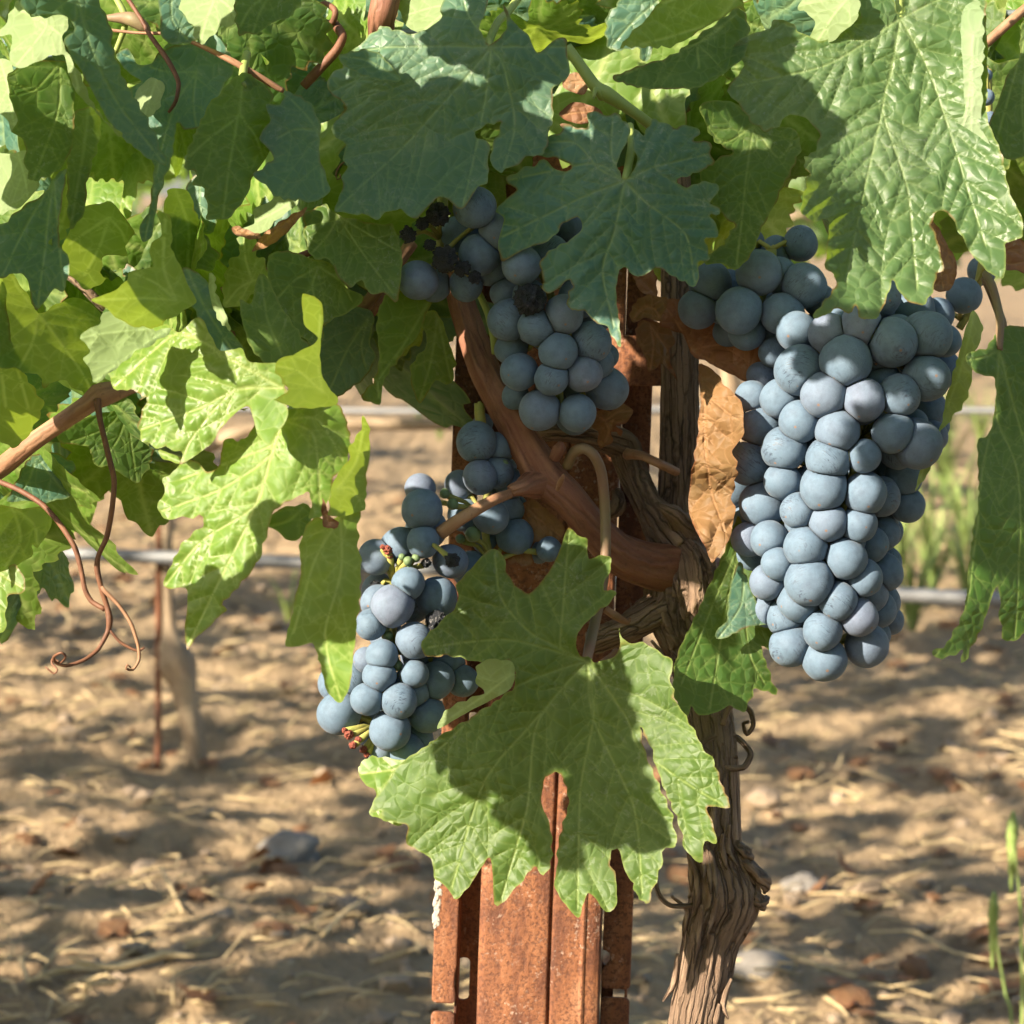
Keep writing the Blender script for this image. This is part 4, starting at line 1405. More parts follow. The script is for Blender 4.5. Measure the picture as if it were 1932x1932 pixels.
def BR(reg, L):
    s = RS(reg)
    out = []
    for b in L:
        x, y = R(reg, [(b[0], b[1])])[0]
        out.append((x, y, b[2] * s) + tuple(b[3:]))
    return out


rg = random.Random(21)
big = BR(6, [(900, 350, 112), (680, 392, 107), (800, 512, 102), (860, 682, 98), (680, 635, 92), (610, 765, 98), (815, 812, 98), (500, 660, 97), (985, 535, 95), (1115, 262, 112), (795, 950, 108), (600, 920, 83),
             (445, 830, 95), (510, 1025, 101), (680, 1055, 82), (815, 1112, 88), (1150, 512, 92), (1280, 432, 104), (1280, 228, 106), (970, 185, 96), (820, 222, 92), (665, 212, 90), (590, 525, 88), (455, 522, 74),
             (710, 1225, 93), (540, 1192, 82), (900, 1282, 90), (1120, 690, 92), (985, 800, 74), (990, 972, 95), (960, 1120, 80), (730, 1390, 108), (580, 1308, 74), (530, 1392, 78), (440, 1192, 76),
             (985, 1372, 82), (680, 1482, 94), (860, 1482, 88), (955, 1556, 88), (610, 1562, 83), (790, 1622, 88), (640, 1692, 92), (995, 1692, 97), (800, 1757, 98), (1235, 740, 108), (520, 1532, 70),
             (1150, 850, 98, .012), (1080, 1010, 66, .012), (1090, 1152, 72, .016), (1080, 1312, 80, .014), (1070, 1482, 80, .014), (1100, 1572, 66, .018), (450, 1272, 70, .006), (370, 940, 92, .016),
             (1280, 575, 84, .014), (1020, 640, 66, .004), (395, 645, 56, .02), (350, 770, 56, .024), (560, 310, 66, .006), (500, 425, 66, .012), (1345, 330, 66, .02), (1318, 655, 62, .02), (1040, 90, 90, -.004),
             (1210, 110, 95, .004), (900, 120, 90, -.006), (1010, 1170, 70, .006), (1040, 1640, 64, .012), (480, 1340, 60, .012), (1010, 1060, 60, .012), (420, 1100, 60, .014), (470, 1450, 55, .014)])
bunch('large full bunch of dusty blue grapes, sunlit, hanging at right below the big leaf',
      [(1660, 560, 150), (1640, 700, 185), (1620, 850, 175), (1590, 960, 150), (1560, 1080, 135), (1560, 1180, 115), (1562, 1240, 70)], big, 0.985, rg, 130, grow=1.10)
cen = BR(5, [(1155, 510, 102), (1340, 525, 92), (1245, 222, 94), (1410, 172, 95), (1055, 322, 90), (1215, 350, 84), (1372, 332, 88), (1140, 102, 90), (1275, 35, 97), (1000, 62, 97), (1485, 400, 107, .004), (1035, 440, 68, .008), (1012, 205, 78, 0), (1480, 240, 62, .01)]) \
    + BR(2, [(955, 1410, 113), (1190, 1472, 107), (930, 1150, 112), (1062, 1252, 74, .004), (1280, 1380, 74, .006), (1095, 1625, 78, .0), (615, 1556, 106, -.016), (705, 1585, 88, .0), (880, 1580, 92, -.002), (1450, 1260, 80, .004), (1500, 1480, 90, .004), (1300, 1250, 90, .006)])
bunch('half-shaded bunch of blue grapes under the small centre leaf, beside the red-brown arm',
      [(930, 420, 110), (1000, 480, 110), (1040, 560, 100), (1050, 680, 100), (1055, 740, 80), (1060, 790, 50)], cen, 0.985, rg, 22,
      shrivel=[(1000, 565, 32, -.024)])
# the bird-pecked shoulder of the bunch above the arm
wx = [(*p, r * RS(2), -.022) for p, r in ((R(2, [(725, 1190)])[0], 70), (R(2, [(560, 1300)])[0], 50), (R(2, [(765, 1440)])[0], 78), (R(2, [(640, 1240)])[0], 40), (R(2, [(860, 1490)])[0], 50), (R(2, [(930, 1540)])[0], 40), (R(2, [(680, 1360)])[0], 36))]
bunch('dried blackened grapes on the shoulder above the arm, left of the centre bunch', [(835, 390, 50), (830, 470, 40), (840, 530, 30)], [], 0.985, rg, 0, shrivel=wx)
mid = BR(5, [(842, 668, 96), (856, 842, 82), (758, 882, 72, .004), (912, 1040, 86), (780, 1030, 78, .004), (958, 890, 62, .008), (1000, 960, 56, .012), (885, 1160, 62, .006), (830, 1090, 60, .008), (1200, 1200, 60, -.002), (1150, 1215, 55, .008), (870, 580, 50, .01), (1050, 980, 40, .012), (990, 800, 50, .012)])
bunch('small shaded bluish-green bunch tucked under the red-brown arm, against the post',
      [(905, 780, 50), (920, 900, 70), (915, 1000, 70), (930, 1080, 50)], mid, 1.01, rg, 8,
      green=BR(5, [(682, 925, 26, -.01), (722, 978, 30, -.012), (822, 1128, 40, -.012), (975, 780, 26, -.01), (760, 1150, 24, -.008), (600, 960, 20, 0)]))
low = BR(5, [(570, 1005, 99), (560, 900, 74, .004), (575, 1165, 79), (712, 1262, 84), (345, 1240, 86), (502, 1372, 79), (645, 1442, 101), (425, 1482, 101), (318, 1572, 76), (532, 1655, 92), (372, 1728, 78, -.016), (290, 1752, 64, -.006), (358, 1832, 80), (530, 1822, 70), (640, 1855, 92, -.004), (770, 1855, 78, .002), (700, 1780, 80, .004)]) \
    + BR(8, [(55, 125, 47), (145, 130, 50), (226, 168, 52), (120, 215, 57), (92, 278, 34, -.004), (162, 275, 52, -.002), (12, 170, 26, .004), (10, 70, 48, .0), (200, 240, 44, .004)]) + BR(0, [(640, 1345, 39), (632, 1290, 32), (760, 1420, 30)])
bunch('loose open bunch of blue grapes at lower left, reaching down beside the big lower leaf',
      [(800, 985, 40), (785, 1040, 60), (745, 1120, 75), (740, 1250, 85), (730, 1330, 90), (725, 1400, 50)], low, 0.985, rg, 12,
      shrivel=BR(5, [(720, 1255, 40, -.03), (640, 1560, 56, -.012), (340, 1390, 34, .0), (590, 1270, 26, -.01)]),
      red=BR(0, [(658, 1386, 10, -.012), (676, 1396, 7, -.012), (666, 1406, 8, -.014), (686, 1414, 8, -.01), (650, 1378, 6, -.012), (692, 1424, 6, -.01)]) + BR(5, [(400, 1205, 26, -.012), (375, 1190, 14, -.012), (410, 1235, 16, -.01)]),
      green=BR(5, [(500, 1260, 24, -.014), (540, 1245, 22, -.012), (470, 1240, 18, -.012), (510, 1300, 20, -.012), (400, 1630, 26, -.01), (450, 1780, 28, -.012), (390, 1600, 20, -.01)]))
shd = BR(3, [(460, 1512, 126), (352, 1722, 124), (190, 1570, 112), (124, 1716, 107), (712, 1582, 118), (590, 1742, 114), (312, 1842, 100, .008), (600, 1602, 70, .004), (690, 1352, 95, .006), (560, 1400, 90, .01), (400, 1350, 90, .014)])
bunch('shaded blue bunch behind the big right leaf, left of and above the sunlit bunch', [(1455, 490, 60), (1450, 530, 110), (1420, 600, 110), (1400, 650, 60)], shd, 1.0, rg, 12)
edgeb = BR(3, [(1600, 1640, 98), (1765, 1440, 60), (1795, 1210, 50), (1470, 1740, 70, .01), (1722, 540, 46, -.01), (1735, 660, 44, .0), (1745, 800, 44, .005), (1710, 420, 44, 0), (1760, 1000, 60, .01), (1700, 1500, 80, .012)])
bunch('dark shaded grapes behind the folded edge of the big right leaf', [(1862, 150, 40), (1865, 400, 60), (1840, 560, 70), (1810, 620, 50)], edgeb, 1.01, rg, 0)

# ------------------------------------------------------------------ the leaves one can pick out
H = lambda *a, **k: hero(VINE, *a, **k)
# big shaded leaf, top centre
H(2, [(1000, 240), (968, 175), (955, 150), (985, 60), (1010, -40), (900, -100), (780, -60), (735, 30), (748, 70), (700, 125), (600, 172), (540, 165), (470, 140), (400, 130), (330, 190), (290, 230), (230, 262), (260, 290), (190, 312), (190, 350), (140, 365), (100, 420), (115, 490), (180, 540), (210, 590), (165, 640), (130, 700), (155, 750), (215, 800), (195, 880), (230, 930), (195, 990), (205, 1050), (165, 1190), (200, 1195), (290, 1225), (320, 1210), (400, 1250), (440, 1210), (500, 1200), (530, 1185), (570, 1230), (620, 1240), (680, 1180), (730, 1125), (780, 1130), (840, 1190), (880, 1185), (950, 1070), (1000, 1050), (1008, 960), (1004, 900), (1018, 832), (1000, 800), (940, 770), (940, 738), (980, 700), (1080, 685), (1052, 770), (1027, 832), (1020, 930), (1080, 990), (1100, 960), (1180, 930), (1210, 890), (1300, 880), (1340, 800), (1330, 720), (1365, 690), (1360, 500), (1400, 470), (1460, 400), (1440, 300), (1440, 210), (1400, 195), (1330, 250), (1290, 295), (1260, 270), (1230, 190), (1140, 110), (1105, 40), (1085, 10), (1110, 120), (1090, 180), (1050, 230), (1020, 246)],
  (1020, 262), [[(640, 248), (250, 262)], [(860, 455), (600, 740), (180, 1180)], [(900, 90), (850, -70)], [(1090, 380), (1150, 700), (1090, 960)], [(1220, 260), (1430, 250)], [(985, 560), (870, 1180)]],
  0.965, tilt=(-0.10, 0.30), curv=(0.15, -0.1), mat='leaf_teal', quilt=1.1e-3, wave=0.006,
  petiole=[(1010, 230, .004), (1060, 120, .012), (1120, 60, .02), (1250, -120, .03)])
# flap of its left lobe, folded over
H(2, [(185, 312), (330, 275), (420, 312), (470, 370), (515, 440), (430, 450), (300, 420), (190, 350)], (510, 440), [[(340, 340), (200, 320)]], 0.957, tilt=(0.15, 0.1), mat='leaf_teal', quilt=0.3e-3)
# lit leaf behind it, top
H(2, [(500, 0), (480, -60), (700, -120), (900, -60), (850, 60), (800, 160), (720, 190), (640, 170), (560, 120), (520, 60)], (850, 20), [[(700, 20), (540, 40)], [(720, 90), (640, 150)]], 0.985, tilt=(-0.5, 0.2), mat='leaf_young', quilt=0.5e-3, under=True)
# small centre leaf with the round sinuses
right = [(x + 2045.7, y) for x, y in [(-114, 1492), (-50, 1515), (0, 1545), (60, 1575), (110, 1597), (130, 1450), (190, 1430), (165, 1330), (235, 1300), (230, 1240), (190, 1190), (245, 1180), (250, 1150), (200, 1120), (235, 1060), (230, 1010), (150, 1000), (60, 1035), (5, 1010), (30, 980), (100, 960), (215, 900), (220, 880), (200, 830), (200, 770), (110, 760), (140, 720), (130, 690), (40, 680), (0, 695), (-60, 655), (-115, 640)]]
H(2, [(1745, 985), (1722, 935), (1730, 870), (1790, 750), (1785, 660), (1752, 655), (1740, 620), (1715, 602), (1670, 620), (1600, 595), (1565, 600), (1560, 690), (1500, 690), (1470, 660), (1410, 660), (1420, 690), (1390, 720), (1290, 730), (1200, 770), (1230, 810), (1300, 842), (1400, 862), (1455, 890), (1472, 925), (1440, 940), (1390, 925), (1335, 870), (1296, 868), (1260, 900), (1200, 900), (1170, 930), (1100, 960), (1120, 1000), (1165, 1035), (1070, 1110), (1050, 1150), (1090, 1200), (1060, 1310), (1080, 1430), (1170, 1390), (1230, 1360), (1310, 1340), (1390, 1290), (1420, 1230), (1500, 1200), (1530, 1240), (1510, 1290), (1440, 1340), (1380, 1370), (1330, 1400), (1290, 1460), (1310, 1520), (1310, 1590), (1340, 1620), (1400, 1590), (1460, 1550), (1470, 1590), (1440, 1650), (1470, 1730), (1540, 1720), (1570, 1770), (1660, 1820), (1735, 1925), (1722, 1720), (1710, 1610), (1735, 1500), (1770, 1480), (1800, 1530), (1870, 1528)] + right + [(1900, 680), (1870, 740), (1815, 705), (1808, 800), (1830, 870), (1803, 960), (1780, 992)],
  (1762, 1006), [[(1500, 1100), (1075, 1300)], [(1620, 930), (1480, 770), (1240, 770)], [(1700, 1300), (1640, 1500), (1700, 1820)], [(1880, 1130), (2100, 1300), (2150, 1560)], [(1920, 930), (2230, 840)], [(1580, 900), (1120, 975)], [(1690, 850), (1700, 630)]],
  0.948, tilt=(-0.05, 0.25), curv=(0.35, 0.2), mat='leaf_teal', quilt=1.7e-3, wave=0.006, petiole=[(1780, 930, .006), (1800, 800, .02), (1790, 700, .04)])
# big leaf, top right
H(3, [(1228, 60), (1180, -60), (1080, -90), (1000, -50), (1020, 60), (1000, 110), (870, 215), (790, 230), (700, 190), (630, 120), (540, 110), (520, 160), (430, 185), (350, 220), (325, 270), (380, 360), (330, 430), (275, 510), (330, 570), (370, 640), (400, 700), (470, 755), (540, 730), (620, 655), (680, 660), (740, 710), (770, 770), (760, 850), (720, 890), (670, 930), (660, 1010), (670, 1040), (640, 1120), (610, 1250), (640, 1290), (690, 1300), (780, 1290), (770, 1400), (760, 1550), (810, 1570), (810, 1650), (700, 1780), (690, 1815), (740, 1810), (800, 1760), (840, 1770), (880, 1780), (920, 1740), (940, 1800), (980, 1820), (1040, 1800), (1100, 1680), (1130, 1600), (1170, 1680), (1230, 1730), (1290, 1730), (1340, 1650), (1370, 1560), (1405, 1550), (1390, 1400), (1360, 1290), (1380, 1230), (1410, 1205), (1450, 1220), (1510, 1330), (1560, 1450), (1640, 1550), (1720, 1590), (1740, 1500), (1740, 1400), (1830, 1360), (1830, 1250), (1780, 1130), (1740, 880), (1680, 700), (1690, 500), (1705, 250), (1710, 0), (1700, -140), (1400, -160), (1280, -60), (1262, 60)],
  (1245, 105), [[(1130, 620), (990, 1140), (880, 1600)], [(830, 370), (340, 480)], [(1380, 370), (1460, 640), (1640, 1400)], [(1190, 400), (1130, 640), (1240, 1100), (1260, 1640)], [(1000, 230), (620, 140)], [(1450, 0), (1660, -60)]],
  0.918, tilt=(-0.02, 0.24), curv=(0.15, -0.1), hinges=[(780, 1800, 985, 1150, -1.5), (1560, 0, 1600, 1400, -0.5)], mat='leaf_mid', quilt=2.0e-3, sec_gap=0.0066, wave=0.003, petiole=[(1240, 40, .005), (1250, -150, .02), (1300, -400, .06)])
# its right lobe folded forward, showing the paler underside
H(3, [(1600, 60), (1690, 0), (1705, 250), (1690, 500), (1690, 700), (1740, 880), (1780, 1060), (1760, 1085), (1720, 1110), (1715, 1230), (1700, 1360), (1650, 1362), (1600, 1340), (1560, 1280), (1500, 1150), (1470, 1040), (1410, 1077), (1390, 1030), (1385, 950), (1400, 830), (1450, 790), (1530, 700), (1600, 620), (1590, 300)],
  (1650, 200), [[(1640, 700), (1660, 1340)], [(1600, 700), (1420, 1040)]], 0.905, tilt=(-0.55, 0.15), under=True, mat='leaf', quilt=0.6e-3, wave=0.004)
# leaf behind it, between the centre leaf and the right leaf
H(3, [(130, 600), (300, 560), (420, 640), (560, 700), (660, 720), (690, 830), (600, 1020), (540, 1140), (460, 1290), (400, 1430), (330, 1510), (290, 1510), (240, 1480), (150, 1490), (160, 1440), (240, 1380), (310, 1270), (270, 1235), (200, 1150), (120, 960), (220, 900), (310, 850), (260, 830), (200, 780)],
  (430, 700), [[(380, 1000), (320, 1480)], [(560, 880), (640, 800)], [(260, 800), (160, 700)]], 0.975, tilt=(0.15, 0.2), mat='leaf', quilt=0.4e-3)
# folded dark leaf at the top, its left side lit through
H(3, [(-40, -60), (330, -40), (390, 50), (350, 40), (180, 160), (0, 300), (-120, 350), (-330, 400), (-355, 420), (-250, 280), (-120, 120)], (330, 0), [[(180, 155), (-340, 415)], [(100, 20), (-120, 130)]], 0.93, tilt=(1.26, -0.35), mat='leaf_young', quilt=0.9e-3)
H(3, [(-345, 425), (-100, 340), (0, 298), (180, 158), (350, 45), (400, 160), (370, 330), (300, 400), (180, 480), (80, 520), (0, 515), (-60, 512), (-200, 500), (-300, 470)], (340, 80), [[(130, 240), (120, 380)], [(130, 240), (-320, 430)]], 0.925, tilt=(-0.25, 0.45), mat='leaf', quilt=0.5e-3)
H(2, [(1660, 100), (1700, 40), (1800, -60), (1932, -40), (1960, 150), (1900, 330), (1850, 330), (1830, 270), (1690, 285), (1660, 200)], (1950, 0), [[(1800, 130), (1680, 270)]], 0.95, tilt=(0.10, 0.2), mat='leaf_teal')
# pale lit leaf above the right leaf
H(3, [(700, 20), (740, -80), (900, -140), (1000, -40), (1020, 60), (1000, 110), (870, 220), (790, 235), (750, 210), (790, 110), (740, 40)], (980, -40), [[(880, 80), (800, 210)]], 0.91, tilt=(-0.6, 0.1), under=True, mat='leaf_young', quilt=0.5e-3)
# leaf at the right edge, upper
H(3, [(1932, 100), (2050, 120), (2080, 560), (1960, 860), (1900, 890), (1830, 920), (1780, 905), (1740, 850), (1705, 720), (1760, 600), (1830, 420), (1890, 340)], (1960, 130), [[(1850, 480), (1740, 820)], [(1900, 600), (1900, 880)]], 0.955, tilt=(0.10, 0.2), mat='leaf', quilt=0.4e-3)
# hanging leaf at the right edge, lower
H(6, [(1600, 230), (1700, 180), (1900, 240), (1940, 700), (1900, 1300), (1800, 1520), (1690, 1620), (1630, 1660), (1580, 1640), (1560, 1540), (1555, 1400), (1500, 1500), (1460, 1600), (1385, 1720), (1352, 1752), (1362, 1690), (1300, 1712), (1220, 1712), (1212, 1690), (1290, 1650), (1370, 1520), (1410, 1350), (1450, 1100), (1480, 980), (1485, 820), (1500, 720), (1550, 705), (1592, 580), (1592, 440), (1500, 410), (1450, 345), (1480, 310), (1560, 290)],
  (1620, 300), [[(1590, 600), (1500, 900), (1400, 1450), (1240, 1690)], [(1600, 620), (1690, 900), (1640, 1640)], [(1560, 330), (1470, 350)], [(1750, 800), (1850, 1300)]], 0.94, tilt=(0.55, 0.25), curv=(0.1, 0), mat='leaf', quilt=0.4e-3, wave=0.004, pet_mat='petiole', petiole=[(1625, 150, .004), (1590, 0, .01), (1560, -60, .02)])
# thin withered leaf beside the bunch
H(6, [(1500, 110), (1540, 200), (1500, 330), (1480, 480), (1440, 570), (1380, 640), (1330, 720), (1290, 860), (1222, 962), (1250, 860), (1300, 760), (1350, 640), (1370, 540), (1410, 400), (1450, 250)], (1500, 130), [[(1430, 420), (1300, 760), (1225, 955)]], 0.965, tilt=(-0.5, 0.2), mat='leaf_young', under=True, quilt=1.2e-3, wave=0.005)
# shaded leaf behind the bottom of the big bunch
H(6, [(392, 1080), (440, 1250), (470, 1480), (550, 1620), (632, 1778), (600, 1775), (490, 1690), (560, 1895), (540, 1915), (460, 1890), (400, 1990), (330, 1960), (270, 1990), (190, 2000), (150, 1960), (120, 2010), (70, 1900), (80, 1750), (150, 1600), (250, 1400), (330, 1230)],
  (400, 1200), [[(330, 1500), (240, 1960)], [(430, 1700), (500, 1860)], [(260, 1500), (110, 1850)]], 0.99, tilt=(0.30, 0.2), mat='leaf', quilt=0.3e-3)
H(6, [(400, 1300), (470, 1480), (540, 1580), (440, 1600), (300, 1660), (275, 1640), (330, 1560), (350, 1420)], (420, 1330), [[(400, 1500), (300, 1640)]], 0.98, tilt=(0.20, 0.2), mat='leaf_teal', quilt=0.3e-3)

# the big lower leaf
lo8 = lambda L: [((850 + x * 0.85404 - 750) / 0.49172, (1600 + y * 0.85404 - 750) / 0.49172) for x, y in L]
H(5, [(1355, 1735), (1338, 1690), (1335, 1640), (1370, 1570), (1440, 1520), (1510, 1460), (1538, 1420), (1480, 1402), (1470, 1380), (1510, 1300), (1500, 1240), (1450, 1235), (1400, 1250), (1395, 1150), (1370, 1140), (1340, 1130), (1295, 1092), (1260, 1200), (1200, 1310), (1130, 1400), (1090, 1422), (1030, 1380), (990, 1310), (970, 1230), (930, 1203), (890, 1210), (820, 1290), (750, 1370), (740, 1410), (750, 1470), (690, 1540), (600, 1620), (562, 1690), (600, 1737), (700, 1730), (850, 1757), (1000, 1750), (1035, 1820)]
  + lo8([(475, 45), (470, 90), (350, 175), (250, 235), (150, 310), (85, 398), (60, 447), (100, 440), (90, 462), (170, 480), (168, 532), (240, 570), (248, 622), (290, 650), (310, 677), (350, 640), (402, 562), (415, 600), (420, 687), (440, 685), (500, 620), (530, 583), (556, 605), (577, 575), (580, 510), (570, 455), (552, 405), (560, 350), (590, 322), (616, 352), (628, 405), (615, 455), (600, 510), (594, 575), (586, 630), (600, 660), (652, 712), (680, 648), (730, 697), (756, 680), (760, 620), (740, 560), (762, 528), (790, 600), (832, 674), (852, 660), (880, 580), (896, 523), (926, 520), (915, 440), (880, 360), (845, 270), (832, 200), (862, 260), (885, 340), (935, 460), (945, 515), (968, 550), (996, 560), (1000, 500), (1031, 505), (1025, 450), (1010, 408), (1072, 408), (1060, 370), (1032, 290), (1000, 245), (960, 170), (918, 110)])
  + [(1812, 1932), (1790, 1830), (1802, 1750), (1720, 1690), (1660, 1660), (1590, 1662), (1562, 1640), (1546, 1588), (1548, 1680), (1530, 1722), (1440, 1765), (1410, 1742)],
  (1388, 1755), [[(1100, 1610), (960, 1440), (930, 1230)], [(1260, 1690), (1270, 1480), (1300, 1120)], [(1100, 1850), (900, 1960), (640, 2200)], lo8([(530, 185), (390, 350), (300, 640)]), lo8([(700, 170), (660, 380), (650, 690)]), lo8([(790, 170), (830, 260), (960, 350), (1050, 400)]), lo8([(700, 180), (810, 420), (830, 650)]), lo8([(540, 190), (510, 420), (440, 670)]), [(1000, 1650), (600, 1690)]],
  0.957, tilt=(-0.05, 0.17), curv=(0.30, -0.10), mat='leaf', quilt=1.3e-3, wave=0.006, h=2.0e-3, pet_mat='petiole', pet_r=0.0021,
  petiole=[(1400, 1690, .006), (1425, 1580, .018), (1462, 1400, .03), (1480, 1230, .034), (1478, 1000, .034), (1460, 820, .03), (1420, 730, .026), (1370, 700, .026), (1320, 725, .03), (1290, 790, .036)],
  hinges=[(*lo8([(870, 60)])[0], *lo8([(905, 560)])[0], -0.6)])
# its rolled-up left margin, underside lit
H(8, [(370, 30), (420, 10), (470, 20), (477, 50), (465, 95), (400, 135), (330, 175), (250, 225), (275, 170), (320, 140), (385, 110), (365, 75)], (460, 60), [[(400, 110), (270, 205)]], 0.945, tilt=(-0.5, -0.2), under=True, mat='leaf_young', quilt=0.4e-3)
# lit lobe under its left corner
H(8, [(25, 325), (60, 295), (130, 300), (190, 300), (240, 330), (200, 420), (150, 480), (90, 462), (60, 447), (85, 400), (30, 350)], (220, 340), [[(140, 330), (30, 345)], [(150, 400), (95, 460)]], 0.962, tilt=(-0.3, 0.5), mat='leaf_young', quilt=0.8e-3)

# the glossy crumpled leaf at left, lower half
H(4, [(1190, 505), (1240, 500), (1262, 560), (1240, 630), (1180, 667), (1100, 652), (1090, 740), (1060, 800), (1022, 816), (970, 770), (940, 762), (760, 700), (775, 745), (850, 770), (870, 775), (820, 830), (785, 850), (800, 920), (770, 960), (765, 1010), (800, 1050), (900, 1045), (1010, 1040), (1010, 1080), (960, 1120), (900, 1170), (860, 1250), (800, 1370), (830, 1400), (920, 1400), (930, 1500), (920, 1600), (930, 1703), (980, 1640), (1060, 1570), (1140, 1500), (1112, 1475), (1200, 1380), (1290, 1270), (1330, 1150), (1350, 1080), (1370, 1020), (1430, 970), (1540, 920), (1560, 1000), (1550, 1050), (1610, 1030), (1640, 960), (1660, 860), (1725, 760), (1730, 620), (1690, 500), (1640, 470), (1500, 500), (1440, 505), (1400, 480), (1300, 470)],
  (1400, 560), [[(1355, 680), (1140, 765), (880, 850)], [(1360, 680), (1280, 975), (1000, 1160), (820, 1370)], [(1340, 740), (1100, 900), (790, 1010)], [(1275, 980), (1150, 1250), (935, 1680)], [(1580, 560), (1700, 760)], [(1560, 640), (1600, 980)]],
  0.880, tilt=(-0.30, 0.34), curv=(0.2, 0.1), hinges=[(1560, 480, 1540, 1000, 0.9)], mat='leaf_young', quilt=2.0e-3, wave=0.004, petiole=[(1440, 520, .01), (1520, 420, .05), (1560, 300, .09)])
# upper half of the crumpled pair
H(4, [(420, 165), (470, 110), (560, 75), (680, 60), (780, 60), (860, 105), (960, 30), (1020, 120), (1080, 210), (1190, 200), (1240, 270), (1400, 285), (1420, 400), (1440, 430), (1400, 470), (1440, 505), (1425, 560), (1390, 620), (1350, 680), (1290, 640), (1264, 560), (1235, 497), (1190, 503), (1130, 560), (1080, 620), (1040, 680), (960, 740), (885, 777), (890, 715), (760, 690), (690, 660), (658, 580), (680, 500), (700, 430), (670, 440), (632, 400), (510, 387), (480, 310), (440, 268), (480, 232)],
  (1400, 400), [[(1180, 400), (1000, 490), (680, 600)], [(1100, 240), (850, 110), (520, 375)], [(1150, 420), (950, 640), (890, 760)], [(900, 130), (440, 170)], [(1150, 260), (960, 50)]],
  0.872, tilt=(-0.28, 0.30), curv=(0.15, 0.1), mat='leaf_young', quilt=1.9e-3, wave=0.005, hinges=[(540, 380, 860, 90, 0.8)])
# bright curled tip above it
H(4, [(1510, -60), (1590, -30), (1600, 60), (1590, 160), (1592, 300), (1620, 380), (1672, 450), (1660, 482), (1560, 502), (1480, 505), (1390, 478), (1450, 440), (1440, 400), (1400, 330), (1398, 300), (1440, 260), (1520, 220), (1580, 150), (1520, 90)], (1600, 420), [[(1580, 260), (1590, 0)], [(1500, 330), (1410, 310)]], 0.866, tilt=(1.75, 0.1), mat='leaf_young', quilt=0.6e-3)
# right edge strips of the curled leaf
H(4, [(1790, 530), (1822, 600), (1812, 800), (1802, 980), (1780, 1012), (1640, 1042), (1640, 1000), (1662, 860), (1728, 760), (1732, 690), (1780, 600)], (1680, 900), [[(1760, 760), (1800, 560)], [(1740, 900), (1790, 990)]], 0.872, tilt=(1.82, 0.0), mat='leaf_young', quilt=0.9e-3)
H(4, [(1782, 1000), (1770, 1100), (1792, 1300), (1792, 1500), (1782, 1800), (1750, 1900), (1722, 1928), (1660, 1880), (1620, 1740), (1580, 1650), (1455, 1662), (1470, 1560), (1500, 1400), (1520, 1300), (1510, 1180), (1540, 1080), (1580, 1040), (1640, 1060)], (1690, 1040), [[(1700, 1300), (1640, 1600), (1720, 1900)], [(1580, 1250), (1490, 1600)]], 0.882, tilt=(1.05, 0.25), mat='leaf_young', quilt=1.0e-3, wave=0.007, wfreq=40, hinges=[(1780, 1380, 1560, 1560, -1.6)])
H(4, [(1350, 1090), (1385, 1010), (1530, 980), (1542, 1060), (1500, 1142), (1425, 1152), (1400, 1110)], (1500, 1000), [[(1440, 1060), (1360, 1085)]], 0.9, tilt=(1.26, 0.1), mat='leaf', quilt=0.4e-3)
H(4, [(1600, 940), (1625, 1010), (1680, 1070), (1660, 1105), (1610, 1085), (1598, 1010)], (1640, 1080), [[(1620, 1030), (1602, 950)]], 0.868, tilt=(-0.3, 0), mat='leaf_dry', quilt=0.4e-3)

# leaves at upper left
H(1, [(160, 0), (230, -80), (480, -80), (540, 0), (600, 130), (620, 280), (700, 480), (790, 640), (870, 800), (893, 893), (780, 840), (640, 720), (560, 600), (470, 420), (400, 310), (372, 240), (420, 170), (380, 100), (280, 110), (200, 120), (150, 60)], (420, -60), [[(500, 250), (640, 560), (880, 880)], [(420, 120), (300, 100)]], 0.90, tilt=(0.75, 0.1), mat='leaf_teal', quilt=0.6e-3)
H(1, [(-60, 180), (0, 150), (90, 0), (160, 0), (170, 90), (280, 112), (380, 102), (402, 165), (372, 240), (395, 310), (470, 430), (545, 590), (640, 720), (745, 800), (720, 815), (600, 690), (500, 590), (455, 540), (410, 420), (385, 335), (340, 342), (300, 332), (240, 362), (120, 392), (60, 335), (62, 195), (0, 192)], (120, 60), [[(280, 150), (100, 380)], [(380, 240), (480, 540)]], 0.91, tilt=(-0.5, 0.2), under=True, mat='leaf_young', quilt=0.8e-3)
H(1, [(80, 440), (200, 352), (390, 340), (420, 430), (412, 600), (412, 750), (400, 850), (350, 960), (280, 1000), (220, 1032), (180, 960), (165, 800), (100, 765), (132, 700), (90, 560)], (330, 350), [[(330, 600), (220, 1020)], [(200, 520), (110, 480)]], 0.925, tilt=(0.50, 0.2), mat='leaf', quilt=0.6e-3)
H(1, [(-80, 840), (30, 850), (160, 842), (190, 960), (240, 1040), (170, 1115), (120, 1160), (-80, 1180)], (100, 850), [[(150, 1000), (170, 1100)]], 0.94, tilt=(-0.4, 0.3), under=True, mat='leaf_young', quilt=0.6e-3)
H(1, [(-90, 330), (60, 340), (90, 440), (92, 560), (132, 700), (100, 760), (60, 680), (-90, 560)], (0, 340), [[(60, 500), (110, 720)]], 0.94, tilt=(-0.6, 0.3), under=True, mat='leaf_young', quilt=0.6e-3)
H(1, [(410, 740), (440, 620), (540, 600), (542, 800), (500, 1000), (492, 1180), (430, 1290), (412, 1200), (405, 900)], (490, 600), [[(470, 900), (430, 1260)]], 0.935, tilt=(1.26, 0.1), mat='leaf', quilt=0.4e-3)
